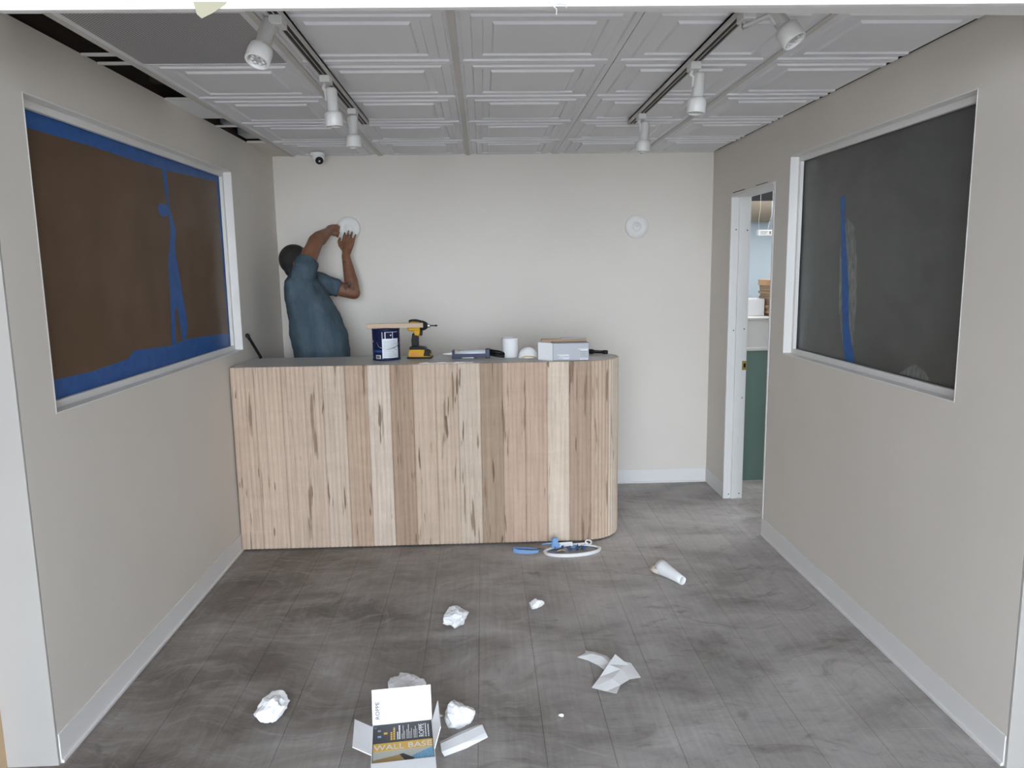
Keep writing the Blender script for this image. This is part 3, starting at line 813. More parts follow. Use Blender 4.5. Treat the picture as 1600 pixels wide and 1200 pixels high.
for k in range(17):
    a = math.radians(-122 + 122 * k / 16 * 1.0); pts.append(((PR + .004) * math.cos(a), (PR + .004) * math.sin(a), .125 - .055 * math.sin(PI * min(1, k / 16 * .8 + .2)) ** 1.0 + (.02 if k == 0 else 0)))
tube(bm, pts, .0016, 6); finish('bail_handle', bm, M_STEEL, pcan, True)
bm = bmesh.new(); lathe(bm, [(.009, 0), (.007, .004), (0, .005)], 12, aim((PR * math.cos(math.radians(-150)), PR * math.sin(math.radians(-150)), .115), (math.cos(math.radians(-150)), math.sin(math.radians(-150)), 0))); finish('handle_lug', bm, M_STEEL, pcan, True)
# slat on top of the can
bm = bmesh.new(); box(bm, (-.165, -.011, 0), (.165, .011, .028), .002, Matrix.Translation((-.527, 4.512, ZC + PH + .0005)) @ Matrix.Rotation(math.radians(3), 4, 'Z'))
tag(finish('wooden_stick', bm, M_STICK), 'pale wooden slat laid across the top of the paint can', 'slat')

# impact driver, nose towards +x
dv = empty('impact_driver', (-.392, 4.578, ZC), rz=math.radians(-6), label='yellow and black cordless impact driver standing on its battery', cat='power tool')
def dpr(nm, poly, th, m, bev=.004, y=0.0):
    bm = bmesh.new(); prism(bm, poly, th, Matrix.Translation((0, y, 0)), bev); return finish(nm, bm, m, dv)
dpr('battery', [(-.066, .004), (.070, .004), (.074, .016), (.058, .046), (.035, .056), (-.058, .056), (-.062, .03)], .074, M_YEL, .006)
dpr('battery_base', [(-.072, 0), (.076, 0), (.076, .012), (-.072, .012)], .078, M_BLACK, .003)
dpr('battery_latch', [(.028, .016), (.073, .013), (.060, .047), (.036, .055)], .0765, M_BLACKS, .003)
dpr('foot', [(-.058, .056), (.046, .056), (.034, .070), (-.010, .076), (-.056, .072)], .066, M_BLACK, .004)
dpr('handle', [(-.045, .070), (-.004, .070), (-.006, .120), (-.002, .150), (-.040, .154), (-.046, .11)], .038, M_BLACK, .008)
dpr('handle_panel', [(-.026, .140), (.004, .136), (.010, .172), (-.030, .178)], .044, M_YEL, .004)
dpr('motor_housing', [(-.068, .172), (-.050, .164), (.012, .168), (.014, .222), (-.040, .226), (-.066, .214)], .058, M_YEL, .010)
dpr('top_cover', [(-.058, .216), (.012, .216), (.022, .226), (-.020, .236), (-.056, .234)], .046, M_BLACK, .004)
dpr('trigger', [(.004, .138), (.018, .136), (.022, .165), (.010, .170)], .022, M_BLACK, .003)
RY_ = Matrix.Rotation(PI / 2, 4, 'Y')
bm = bmesh.new(); lathe(bm, [(.028, .0), (.030, .006), (.029, .022), (.022, .036), (.016, .044)], 24, Matrix.Translation((.008, 0, .197)) @ RY_); finish('nose_cone', bm, M_BLACKS, dv, True)
bm = bmesh.new(); lathe(bm, [(.011, 0), (.0125, .004), (.0125, .016), (.010, .02)], 18, Matrix.Translation((.050, 0, .197)) @ RY_); finish('chuck', bm, M_STEEL, dv, True)
bm = bmesh.new(); lathe(bm, [(.0036, 0), (.0036, .03), (.0055, .031), (.0055, .038), (.002, .046)], 8, Matrix.Translation((.068, 0, .197)) @ RY_); finish('bit', bm, M_BLACKS, dv)
dpr('battery_label', [(-.050, .014), (-.004, .014), (-.004, .038), (-.050, .038)], .0748, mat('orange_label', (.62, .24, .03), .4), .0)

# caulking gun lying on its side, nozzle to the left
cg = empty('caulking_gun', (-.075, 4.535, ZC), rz=math.radians(-2), label='navy caulking gun with white nozzle lying on the counter', cat='caulking gun')
RYn = Matrix.Rotation(-PI / 2, 4, 'Y')
zc = .0268
bm = bmesh.new(); lathe(bm, [(.0235, 0), (.0235, .19)], 24, Matrix.Translation((.09, 0, zc)) @ RYn); finish('sealant_tube', bm, mat('pale_tube_print', (.62, .66, .70), .4), cg, True)
bm = bmesh.new(); lathe(bm, [(.010, 0), (.0085, .012), (.003, .062), (.002, .064)], 16, Matrix.Translation((-.112, 0, zc)) @ RYn); finish('nozzle', bm, M_WHITE, cg, True)
bm = bmesh.new()
box(bm, (-.118, -.0265, 0), (-.108, .0265, .052), .003); box(bm, (.082, -.0268, 0), (.110, .0268, .056), .004)
box(bm, (-.110, -.0268, .007), (.085, -.0248, .029), .0005)
box(bm, (-.112, -.027, .0), (-.062, -.0235, .022), .001); box(bm, (.012, -.027, .0), (.034, -.0235, .022), .001)
finish('frame', bm, M_NAVY, cg)
bm = bmesh.new(); tube(bm, [(.108, 0, zc + .012), (.16, -.004, zc + .006), (.20, -.006, .022)], [.013, .012, .009], 10); tube(bm, [(.112, -.008, zc - .004), (.15, -.03, .016), (.195, -.05, .012)], [.010, .009, .008], 10); finish('handle', bm, M_BLACK, cg, True)
bm = bmesh.new(); tube(bm, [(.10, 0, zc), (.205, .012, .034)], .004, 8); finish('rod', bm, M_STEEL, cg, True)
bm = bmesh.new()
prism(bm, [(-.092, .030), (-.082, .047), (-.066, .047), (-.074, .030)], .001, Matrix.Translation((0, -.0185, 0)))
finish('label_mark', bm, M_YEL, cg)
bm = bmesh.new(); box(bm, (-.055, -.0242, .002), (.010, -.0236, .009)); finish('print_strip', bm, M_WHITE, cg)

# thin offcut strip lying at the front edge
bm = bmesh.new(); n = 12
for k in range(n):
    x0 = -.375 + .31 * k / n; h = .004 + .002 * math.sin(k * 1.7)
    box(bm, (x0, 4.300, ZC), (x0 + .31 / n + .0004, 4.322 + .006 * math.sin(k * 2.1), ZC + h))
tag(finish('protective_strip', bm, mat('crinkled_white_wrap', (.66, .62, .58), .35)), 'thin crinkled white strip lying at the counter front edge', 'strip')

# white tub and dust mask
wt_ = empty('white_tub', (.155, 4.548, ZC), label='plain white round tub on the counter beside the dust mask', cat='tub')
bm = bmesh.new(); lathe(bm, [(.042, 0), (.046, .004), (.0485, .05), (.0485, .108), (.050, .111), (.050, .117), (.046, .118), (.045, .112), (.044, .02), (.0, .012)], 36, cap=False); finish('cup', bm, M_WHITE, wt_, True)
bm = bmesh.new(); lathe(bm, [(0.0, .104), (.0445, .104)], 32, cap=False); finish('fill', bm, M_CARDW, wt_)
mk = empty('dust_mask', (.262, 4.512, ZC), rz=math.radians(4), label='white domed dust mask with yellow strap lying on the counter', cat='dust mask')
bm = bmesh.new(); prof_ = [(.059, 0.0), (.0585, .006), (.054, .026), (.044, .044), (.028, .057), (.012, .0625), (0, .063)]
lathe(bm, prof_ + [(0, .0615), (.027, .0555), (.043, .0425), (.0525, .026), (.057, .006), (.0575, 0)], 36, Matrix.Diagonal((1, .8, 1, 1)), cap=False); finish('shell', bm, M_PAPER, mk, True)
bm = bmesh.new(); tube(bm, [(-.045, -.042, .004), (-.02, -.052, .013), (.01, -.054, .012), (.042, -.044, .004)], (.0032), 8); finish('strap', bm, mat('yellow_elastic', (.72, .53, .16), .7), mk, True)

# grey fixture box with an open white end flap
gb = empty('grey_carton', (.498, 4.365, ZC), label='grey printed carton with an open white end flap on the counter', cat='carton')
bm = bmesh.new(); box(bm, (-.104, -.052, 0), (.104, .052, .103), .0012); finish('body', bm, M_GREYBOX, gb)
bm = bmesh.new(); box(bm, (-.105, -.0525, .1005), (.105, -.0510, .1035)); box(bm, (-.105, -.0525, 0), (.105, -.051, .0025)); box(bm, (-.105, -.0525, 0), (-.1025, -.051, .1035)); box(bm, (.1025, -.0525, 0), (.105, -.051, .1035)); finish('edge', bm, M_INKB, gb)
bm = bmesh.new(); MF = Matrix.Translation((-.1045, -.051, 0)) @ Matrix.Rotation(math.radians(137), 4, 'Z'); box(bm, (0, -.0012, .001), (.108, .0012, .102), 0, MF); finish('end_flap', bm, M_CARDW, gb)
bm = bmesh.new()
for (xa, xb, za, zb_) in ((-.076, -.010, .032, .0355), (-.064, -.010, .027, .0305), (-.070, -.008, .016, .0195), (-.046, -.010, .010, .0135), (.04, .098, .066, .069), (.056, .098, .058, .064), (.052, .099, .004, .010)):
    k = 0; x = xa
    while x < xb - .002:
        w_ = min(random.uniform(.003, .008), xb - x); box(bm, (x, -.0527, za), (x + w_, -.0519, zb_)); x += w_ + .0014
finish('printed_lines', bm, M_WHITE, gb)
bm = bmesh.new()
for k in range(4): box(bm, (.052, -.0526, .05 - k * .009), (.096, -.0519, .0512 - k * .009))
finish('rule_lines', bm, M_INK, gb)
for (a, b, m, lab) in (((.335, 4.39, .1035), (.600, 4.43, .118), M_CARD, 'brown and grey folded cardboard strip on top of the grey carton'),
                       ((.450, 4.395, .1185), (.60, 4.425, .125), M_GREYBOX, 'short grey strip uppermost on the grey carton')):
    bm = bmesh.new(); box(bm, (a[0], a[1], ZC + a[2]), (b[0], b[1], ZC + b[2]), .001); tag(finish('card_strip', bm, m), lab, 'strip')
# small torch
tc = empty('pocket_torch', (.702, 4.612, ZC), rz=math.radians(-33), label='small black pocket torch lying by the rounded counter end', cat='torch')
bm = bmesh.new(); lathe(bm, [(.0, -.062), (.013, -.062), (.0145, -.058), (.0145, -.036), (.010, -.030), (.010, .030), (.0125, .034), (.0125, .060), (0, .061)], 18, Matrix.Translation((0, 0, .0147)) @ RY_, cap=False); finish('barrel', bm, M_BLACK, tc, True)
bm = bmesh.new(); box(bm, (-.02, -.0104, .018), (.022, -.0085, .021), .0005); finish('print', bm, M_INK, tc)
# black bar leaning on left wall
lb = empty('spirit_level', (-1.395, 4.66, ZC), label='black bar leaning on the left wall at the counter end', cat='bar')
bm = bmesh.new()
a, b = Vector((.012, .045, .006)), Vector((-.034, -.045, .152))
tube(bm, [a, b], (.0125), 4); finish('rail', bm, M_BLACK, lb)
bm = bmesh.new(); off = Vector((-.004, -.0118, -.004)); tube(bm, [a.lerp(b, .08) + off, a.lerp(b, .85) + off], .0012, 6); finish('edge_strip', bm, M_STEEL, lb)
bm = bmesh.new(); capsule(bm, a.lerp(b, .97), b, .0135); finish('end_grip', bm, M_BLACKS, lb, True)

# ------------------------------------------------------------------ things on the floor
def crumple(name, x, y, sx, sy, sz, seed, lab, sharp=1.0, m=None, rz=0.0):
    bm = bmesh.new(); bmesh.ops.create_icosphere(bm, subdivisions=4, radius=1.0)
    rnd = random.Random(seed * 31 + 5)
    # random crease planes: each side of a plane is pushed in or out, which leaves flat facets and sharp folds
    planes = []
    for k in range(26):
        d = Vector((rnd.gauss(0, 1), rnd.gauss(0, 1), rnd.gauss(0, 1))).normalized()
        planes.append((d, rnd.uniform(.58, .92)))
    for v in bm.verts:
        p = v.co.normalized()
        r = 1.05
        for d, h in planes:
            c_ = p.dot(d)
            if c_ > .15: r = min(r, h / c_)
        q = p * 1.7 + Vector((seed * 7.1, seed * 3.3, seed))
        a = 1 - abs(noise.noise(q)) * 1.6
        b_ = 1 - abs(noise.noise(q * 2.1 + Vector((5, 1, 2)))) * 1.5
        r *= 1 + sharp * (.16 * a + .10 * b_ - .12) + .16 * noise.noise(q * .7 + Vector((9, 9, 9)))
        v.co = p * r
    cell = bm.verts[:]
    rz_ = Matrix.Rotation(rz, 4, 'Z')
    for v in cell:
        v.co = rz_ @ Vector((v.co.x * sx, v.co.y * sy, v.co.z * sz)) * 1.24
    zmin = min(v.co.z for v in cell)
    cut = zmin + .12 * sz
    for v in cell: v.co.z = max(v.co.z, cut) - cut + .0005
    o = finish(name, bm, m or M_PAPER); o.location = (x, y, 0)
    return tag(o, lab, 'paper', 'crumpled white paper on the floor')
crumple('paper_ball', -.798, 2.585, .043, .058, .040, 3, 'crumpled white paper ball on the floor at the far left', 1.0, rz=-.5)
crumple('paper_ball', -.156, 3.262, .050, .055, .036, 5, 'spiky crumpled white paper ball in the middle of the floor', 1.7)
crumple('paper_ball', .219, 3.395, .030, .028, .026, 8, 'smallest square crumpled paper on the floor before the counter', .9)
crumple('paper_ball', -.122, 2.500, .046, .046, .042, 12, 'crumpled white paper ball on the floor right beside the open carton', 1.0)
crumple('paper_ball', -.320, 2.690, .064, .036, .042, 17, 'crumpled white paper lying behind the open carton flap', 1.9)
for x, y, s, lab in ((.251, 2.522, .010, 'tiny white paper scrap alone on the floor right of the carton'), (-.193, 2.545, .012, 'tiny white paper scrap beside the open carton flap')):
    crumple('paper_scrap', x, y, s, s * .5, .006, x * 50, lab, 1.0)

def paper_strip(name, rows, lab, m=M_PAPER2, thick=.0008):
    """rows: list of point rows forming a sheet"""
    bm = bmesh.new(); vs = [[bm.verts.new(p) for p in r] for r in rows]
    for a, b in zip(vs[:-1], vs[1:]):
        for k in range(len(a) - 1): bm.faces.new((a[k], a[k + 1], b[k + 1], b[k]))
    bmesh.ops.recalc_face_normals(bm, faces=bm.faces[:])
    geo = bmesh.ops.solidify(bm, geom=bm.faces[:], thickness=thick)
    return tag(finish(name, bm, m), lab, 'paper', 'paper strips on the floor')
paper_strip('paper_strip', [[(.362, 2.930, .006), (.398, 2.955, .010), (.404, 2.990, .003)], [(.402, 2.905, .004), (.425, 2.937, .016), (.440, 2.965, .008)],
                            [(.438, 2.868, .003), (.462, 2.905, .020), (.486, 2.925, .010)], [(.462, 2.822, .003), (.490, 2.855, .012), (.516, 2.868, .004)]],
            'short curled white paper strip lying under the crossed strip on the right')
paper_strip('paper_strip', [[(.389, 2.700, .004), (.440, 2.668, .006), (.476, 2.640, .012)], [(.430, 2.756, .016), (.475, 2.728, .022), (.500, 2.694, .014)],
                            [(.472, 2.815, .034), (.520, 2.790, .026), (.545, 2.735, .014)], [(.512, 2.880, .042), (.560, 2.830, .018), (.592, 2.757, .006)],
                            [(.522, 2.850, .030), (.572, 2.852, .016), (.594, 2.764, .004)]],
            'creased white paper strip lying crosswise over another strip on the right')
paper_strip('paper_strip', [[(-.182, 2.395, .004), (-.176, 2.360, .020), (-.170, 2.325, .014), (-.160, 2.316, .003)],
                            [(-.118, 2.440, .006), (-.106, 2.405, .024), (-.094, 2.368, .016), (-.086, 2.358, .002)],
                            [(-.048, 2.488, .004), (-.034, 2.462, .020), (-.022, 2.428, .012), (-.014, 2.412, .003)]],
            'long folded white paper strip leaning against the right side of the carton')
# rolled paper cone
cone = empty('paper_roll', (.945, 3.71, 0), rz=math.radians(-62), label='white rolled paper cone on the floor near the doorway', cat='paper')
bm = bmesh.new()
rings = []
for k in range(7):
    u = k / 6; r = .040 - .018 * u; zc_ = r
    rings.append([bm.verts.new((-.075 + .17 * u, r * math.cos(a) * (1 + .06 * math.sin(3 * a + k)), zc_ + r * math.sin(a) * .98)) for a in [2 * PI * j / 20 for j in range(20)]])
for a, b in zip(rings[:-1], rings[1:]):
    for j in range(20): bm.faces.new((a[j], a[(j + 1) % 20], b[(j + 1) % 20], b[j]))
bmesh.ops.recalc_face_normals(bm, faces=bm.faces[:]); bmesh.ops.solidify(bm, geom=bm.faces[:], thickness=.0015)
finish('cone', bm, M_PAPER2, cone, True)
bm = bmesh.new(); tube(bm, [(-.118, -.022, .022), (-.06, -.014, .026)], [(.024, .016), (.028, .022)], 14); finish('inner_card', bm, mat('beige_card', (.62, .55, .48), .7), cone, True)

# open carton with the sample binder and brochure
cb = empty('open_carton', (-.2905, 2.2695, 0), rz=math.radians(6.8), label='open white carton with raised flaps on the floor at the front', cat='carton')
w2, d2, hh, th = .100, .106, .100, .0025
for nm, a, b in (('side_panel', (-w2, -d2, .001), (-w2 + th, d2, hh)), ('side_panel', (w2 - th, -d2, .001), (w2, d2, hh)), ('side_panel', (-w2 + th, d2 - th, .001), (w2 - th, d2, hh)), ('side_panel', (-w2 + th, -d2, .001), (w2 - th, -d2 + th, hh)), ('bottom_panel', (-w2 + th, -d2 + th, .001), (w2 - th, d2 - th, .004))):
    nbox(nm, a, b, M_CARDW, cb)
def flap(lw, hw, M, nm='flap'):
    bm = bmesh.new(); box(bm, (-lw / 2, -th / 2, 0), (lw / 2, th / 2, hw), 0, M); return finish(nm, bm, M_CARDW, cb)
back = Matrix.Translation((0, d2, hh)) @ Matrix.Rotation(math.radians(-24), 4, 'X')
flap(.2, .107, back)
left = Matrix.Translation((-w2, .012, hh)) @ Matrix.Rotation(PI / 2, 4, 'Z') @ Matrix.Rotation(math.radians(-52), 4, 'X')
flap(.150, .067, Matrix.Translation((-w2, .012, hh)) @ Matrix.Rotation(math.radians(-58), 4, 'Y') @ Matrix.Rotation(PI / 2, 4, 'Z'))
flap(.150, .076, Matrix.Translation((w2, .012, hh)) @ Matrix.Rotation(math.radians(16), 4, 'Y') @ Matrix.Rotation(PI / 2, 4, 'Z'))
flap(.2, .107, Matrix.Translation((0, -d2, hh)) @ Matrix.Rotation(math.radians(95), 4, 'X'))
txt('ROPPE', .019, M_INKB, cb, back @ Matrix.Translation((-.076, -th / 2 - .0007, .012)) @ Matrix.Rotation(PI / 2, 4, 'X') @ Matrix.Rotation(PI / 2, 4, 'Z'), name='flap_lettering', bold=.0005)
# contents: dark brochure at the back, sample binder in front
ct2 = cb.matrix_basis.copy()
br = empty('brochure', cb.location + Vector((0, 0, 0)), rz=cb.rotation_euler.z, label='dark printed brochure with white lettering inside the open carton', cat='brochure')
nbox('pages', (-w2 + .004, .002, .006), (w2 - .004, d2 - .003, hh - .004), M_INKB, br, .001)
zt = hh - .0038
def flat(nm, x0, y0, x1, y1, m, par=br, z=zt): return nbox(nm, (x0, y0, z - .001), (x1, y1, z + .0004), m, par)
flat('printed_square', -.082, .062, -.072, .072, mat('grey_square', (.35, .35, .37), .4)); flat('printed_square', -.082, .030, -.070, .040, M_SKYB); flat('printed_square', -.062, .045, -.050, .056, M_GOLD)
flat('printed_square', -.094, .082, -.086, .089, mat('green_square', (.08, .22, .16), .4))
UP = Matrix.Rotation(PI / 2, 4, 'Z')
for x, s, body_, m in ((-.038, .010, 'WALL BASE', M_GOLD), (-.028, .010, 'SELECTION', M_GOLD)): pass
bm = bmesh.new()
for i, (x, w_, y1) in enumerate(((-.040, .006, .055), (-.031, .006, .078))):
    y = .012
    while y < y1: l_ = random.uniform(.006, .012); box(bm, (x, y, zt - .001), (x + w_, min(y + l_, y1), zt + .0004)); y += l_ + .003
finish('gold_print', bm, M_GOLD, br)
bm = bmesh.new()
for x, w_, y1 in ((-.019, .004, .052), (-.013, .005, .088), (-.003, .0016, .04), (.001, .0016, .086), (.005, .0016, .055), (.013, .002, .062), (.018, .002, .088), (.023, .0016, .05), (.028, .0016, .066), (.036, .002, .058), (.041, .002, .075), (.046, .0012, .06), (.074, .003, .085), (.083, .003, .080)):
    y = .012
    while y < y1: l_ = random.uniform(.004, .012); box(bm, (x, y, zt - .001), (x + w_, min(y + l_, y1), zt + .0004)); y += l_ + .0022
finish('printed_lines', bm, M_WHITE, br)
txt('ROPPE', .025, M_WHITE, br, Matrix.Translation((.070, .012, zt + .0002)) @ UP, name='lettering')
bd = empty('sample_binder', cb.location + Vector((0, 0, 0)), rz=cb.rotation_euler.z, label='gold and blue wall base sample binder inside the open carton', cat='binder')
nbox('case', (-w2 + .004, -d2 + .004, .006), (w2 - .004, -.001, hh - .004), mat('binder_picture_grey', (.55, .56, .50), .4), bd, .001)
zb2 = hh - .0038
nbox('gold_band', (-w2 + .005, -.043, zb2 - .001), (w2 - .005, -.0015, zb2 + .0003), M_GOLD, bd)
txt('WALL BASE', .038, M_WHITE, bd, Matrix.Translation((0, -.0375, zb2 + .0004)), align='CENTER', sx=.95)
def poly(nm, pts, m, par, z, th_=.0012):
    bm = bmesh.new(); a = [bm.verts.new((x, y, z)) for x, y in pts]; b = [bm.verts.new((x, y, z - th_)) for x, y in pts]
    n = len(pts); bm.faces.new(a); bm.faces.new(b[::-1])
    for k in range(n): bm.faces.new((a[k], a[(k + 1) % n], b[(k + 1) % n], b[k]))
    return finish(nm, bm, m, par)
poly('blue_picture', [(.03, -.078), (.095, -.044), (.095, -.101), (.012, -.101)], M_SKYB, bd, zb2 + .0003)
poly('tan_picture', [(-.095, -.086), (-.01, -.068), (.008, -.101), (-.095, -.101)], mat('tan_print', (.42, .27, .10), .45), bd, zb2 + .0004)
poly('dark_picture', [(-.012, -.067), (.0, -.064), (.035, -.092), (.03, -.101), (.006, -.101)], M_INKB, bd, zb2 + .0006)

# white oval blister tray with blue anchors, and a loop of blue foam at the counter foot
tr_ = empty('plastic_tray', (.482, 4.130, 0), rz=math.radians(8), label='white oval plastic tray holding small blue pieces before the counter', cat='tray')
A_, B_ = .165, .085
bm = bmesh.new(); n = 40; rg = []
for k in range(n):
    a = 2 * PI * k / n; front = max(0, -math.sin(a))
    h = .010 + .008 * front; ro = 1 + .05 * front
    q = []
    for (rr, z) in ((ro, .0), (ro + .03, h), (ro - .05, h + .002), (ro - .10, .004)):
        q.append(bm.verts.new((A_ * rr * math.cos(a), B_ * rr * math.sin(a) * (1 if math.sin(a) < 0 else .9), z + .0005)))
    rg.append(q)
for k in range(n):
    a, b = rg[k], rg[(k + 1) % n]
    for j in range(4): bm.faces.new((a[j], a[(j + 1) % 4], b[(j + 1) % 4], b[j]))
finish('rim', bm, M_WHITE, tr_, False)
bm = bmesh.new(); lathe(bm, [(0, .0012), (1, .0012)], 36, Matrix.Diagonal((A_ * .93, B_ * .88, 1, 1)), cap=False); finish('tray_floor', bm, mat('smoky_clear_plastic', (.20, .20, .21), .25), tr_)
bm = bmesh.new(); box(bm, (-.10, .070, .010), (.02, .084, .028), .003); box(bm, (.02, .072, .010), (.115, .082, .016), .002); finish('back_lip', bm, M_WHITE, tr_)
bm = bmesh.new(); R0 = Matrix.Translation((.118, .077, .016)) @ Matrix.Rotation(math.radians(40), 4, 'X')
n = 20; rr = [(.011, -.001), (.018, -.001), (.018, .003), (.011, .003)]
rg = [[bm.verts.new(R0 @ Vector((r * math.cos(2 * PI * k / n) * 1.2, r * math.sin(2 * PI * k / n), z))) for r, z in rr] for k in range(n)]
for k in range(n):
    for j in range(4): bm.faces.new((rg[k][j], rg[k][(j + 1) % 4], rg[(k + 1) % n][(j + 1) % 4], rg[(k + 1) % n][j]))
finish('hang_tab', bm, M_WHITE, tr_)
fo = empty('foam_block', (.385, 4.172, .0085), rz=.3, label='torn pale blue foam piece standing in the white plastic tray', cat='foam')
bm = bmesh.new(); prism(bm, [(-.022, 0), (.026, 0), (.030, .022), (.014, .030), (.018, .058), (-.014, .060), (-.018, .030)], .022, None, .003); finish('block', bm, M_FOAM, fo)
bm = bmesh.new(); tube(bm, [(-.014, 0, .030), (-.045, .005, .030), (-.075, .012, .027)], [.006, .005, .003], 8); finish('tail', bm, M_FOAM, fo, True)
M_ANCH = mat('blue_plug_plastic', (.04, .10, .26), .45)
spots = [(.40, 4.165, .4), (.435, 4.188, 1.3), (.465, 4.150, 2.2), (.492, 4.170, .2), (.520, 4.155, 1.0), (.545, 4.178, 1.9), (.505, 4.200, 2.7), (.560, 4.160, .6)]
labs = ['leftmost', 'second from the left', 'third from the left', 'fourth from the left', 'sixth from the left', 'second from the right', 'farthest back near the lip', 'rightmost']
for i, ((x, y, a), lb_) in enumerate(zip(spots, labs)):
    an = empty('wall_anchor', (x, y, .0025), rz=a, label='small blue plastic wall anchor, %s in the white tray' % lb_, cat='anchor', group='blue wall anchors in the tray')
    bm = bmesh.new(); lathe(bm, [(.0, -.018), (.0065, -.018), (.0065, -.014), (.0045, -.012), (.004, .010), (.001, .019), (0, .0195)], 10, Matrix.Translation((0, 0, .0066)) @ RY_, cap=False); finish('plug', bm, M_ANCH if i % 3 else M_FOAM, an, True)
    bm = bmesh.new(); lathe(bm, [(.0058, -.0185), (.009, -.0180), (.009, -.0165), (.0058, -.0160)], 10, Matrix.Translation((0, 0, .009)) @ RY_); finish('collar', bm, M_ANCH, an)
bm = bmesh.new(); tube(bm, [(.395, 4.118, .008), (.418, 4.135, .009), (.442, 4.120, .008)], .0045, 8); tag(finish('wood_chip', bm, M_CARD), 'small brown wood chip in the front of the white tray', 'chip')
lp = empty('tape_loop', (.215, 4.150, 0), rz=math.radians(-14), label='flattened loop of pale blue tape on the floor left of the tray', cat='tape')
bm = bmesh.new(); n = 36; rg = []
for k in range(n):
    a = 2 * PI * k / n; rr = (1 + .1 * math.sin(2 * a + .6))
    x, y = .070 * rr * math.cos(a), .040 * rr * math.sin(a); h = .014 + .004 * math.cos(a + 2.2)
    ox, oy = math.cos(a) * .002, math.sin(a) * .002
    tilt_ = .010 * (1 if math.sin(a) < 0 else -.2)
    rg.append([bm.verts.new(p) for p in ((x - ox, y - oy, .0005), (x + ox, y + oy - tilt_ * .2, .0005), (x + ox, y + oy + tilt_, h), (x - ox, y - oy + tilt_, h))])
for k in range(n):
    a, b = rg[k], rg[(k + 1) % n]
    for j in range(4): bm.faces.new((a[j], a[(j + 1) % 4], b[(j + 1) % 4], b[j]))
finish('band', bm, M_FOAM, lp, False)
bm = bmesh.new(); tube(bm, [(.066, .012, .012), (.085, .026, .010), (.105, .034, .006)], [(.010, .002), (.010, .002), (.006, .002)], 8); finish('loose_end', bm, mat('dark_tape_back', (.10, .09, .11), .6), lp)

# scraps on the header
bm = bmesh.new()
prism(bm, [(-.040, .036), (-.034, .008), (-.023, -.002), (.004, .010), (.036, .030), (.040, .036)], .0006, Matrix.Translation((-.648, 1.9785, 2.228)))
tag(finish('tape_scrap', bm, mat('cream_masking_tape', (.46, .43, .31), .6)), 'torn cream tape scrap hanging from the header at the upper left', 'tape')
bm = bmesh.new(); tube(bm, [(.176, 1.977, 2.262), (.186, 1.975, 2.252), (.195, 1.975, 2.244), (.194, 1.975, 2.230)], [.0012, .0016, .0014, .0008], 6); tube(bm, [(.180, 1.977, 2.256), (.205, 1.975, 2.258), (.222, 1.976, 2.255), (.218, 1.976, 2.247)], [.0012, .002, .002, .001], 6)
tag(finish('plastic_shred', bm, M_WHITE), 'curled white plastic shred on the header edge at the top centre', 'shred')

# ------------------------------------------------------------------ the man
man = empty('person', (-1.08, 5.06, 0), label='man in a faded blue shirt behind the counter reaching up to the wall disc', cat='person')
MI = Matrix.Translation(-man.location)
def soft(name, bm, m, vox, smooth=6, parent=man, extra=None):
    bmesh.ops.transform(bm, matrix=MI, verts=bm.verts[:])
    o = finish(name, bm, m, parent, True)
    r = o.modifiers.new('remesh', 'REMESH'); r.mode = 'VOXEL'; r.voxel_size = vox; r.use_smooth_shade = True
    s = o.modifiers.new('smooth', 'SMOOTH'); s.iterations = smooth; s.factor = .5
    if extra: extra(o)
    return o
V = Vector
S_R, E_R, W_R = V((-1.155, 4.985, 1.620)), V((-1.106, 5.155, 1.808)), V((-1.062, 5.335, 1.874))
S_L, E_L, W_L = V((-1.125, 5.210, 1.535)), V((-.892, 5.275, 1.462)), V((-.944, 5.335, 1.712))
HC = V((-1.215, 5.085, 1.662))           # head centre
fx, fu = V((.955, .18, .16)).normalized(), V((-.17, .0, .985)).normalized()   # face direction, head up
fy = fu.cross(fx).normalized(); fu = fx.cross(fy).normalized()
def hp(x, y, z): return HC + fx * x + fy * y + fu * z
def ellip(bm, c, rx_, ry_, rz_, ax=fx, ay=fy, az=fu, u=24, v=16):
    Mx = Matrix(((ax.x * rx_, ay.x * ry_, az.x * rz_, c.x), (ax.y * rx_, ay.y * ry_, az.y * rz_, c.y), (ax.z * rx_, ay.z * ry_, az.z * rz_, c.z), (0, 0, 0, 1)))
    bmesh.ops.create_uvsphere(bm, u_segments=u, v_segments=v, radius=1, matrix=Mx)
torso = [V((-1.190, 5.07, 1.615)), V((-1.198, 5.08, 1.56)), V((-1.178, 5.08, 1.462)), V((-1.145, 5.07, 1.37)), V((-1.120, 5.06, 1.28)), V((-1.092, 5.06, 1.165)), V((-1.080, 5.06, 1.05)), V((-1.078, 5.06, .94))]
trad = [(.060, .10), (.098, .165), (.128, .180), (.148, .180), (.168, .178), (.184, .178), (.178, .178), (.160, .172)]
bm = bmesh.new()
tube(bm, torso, [(a * .93, b * .93) for a, b in trad], 24, axis=(1, 0, 0))
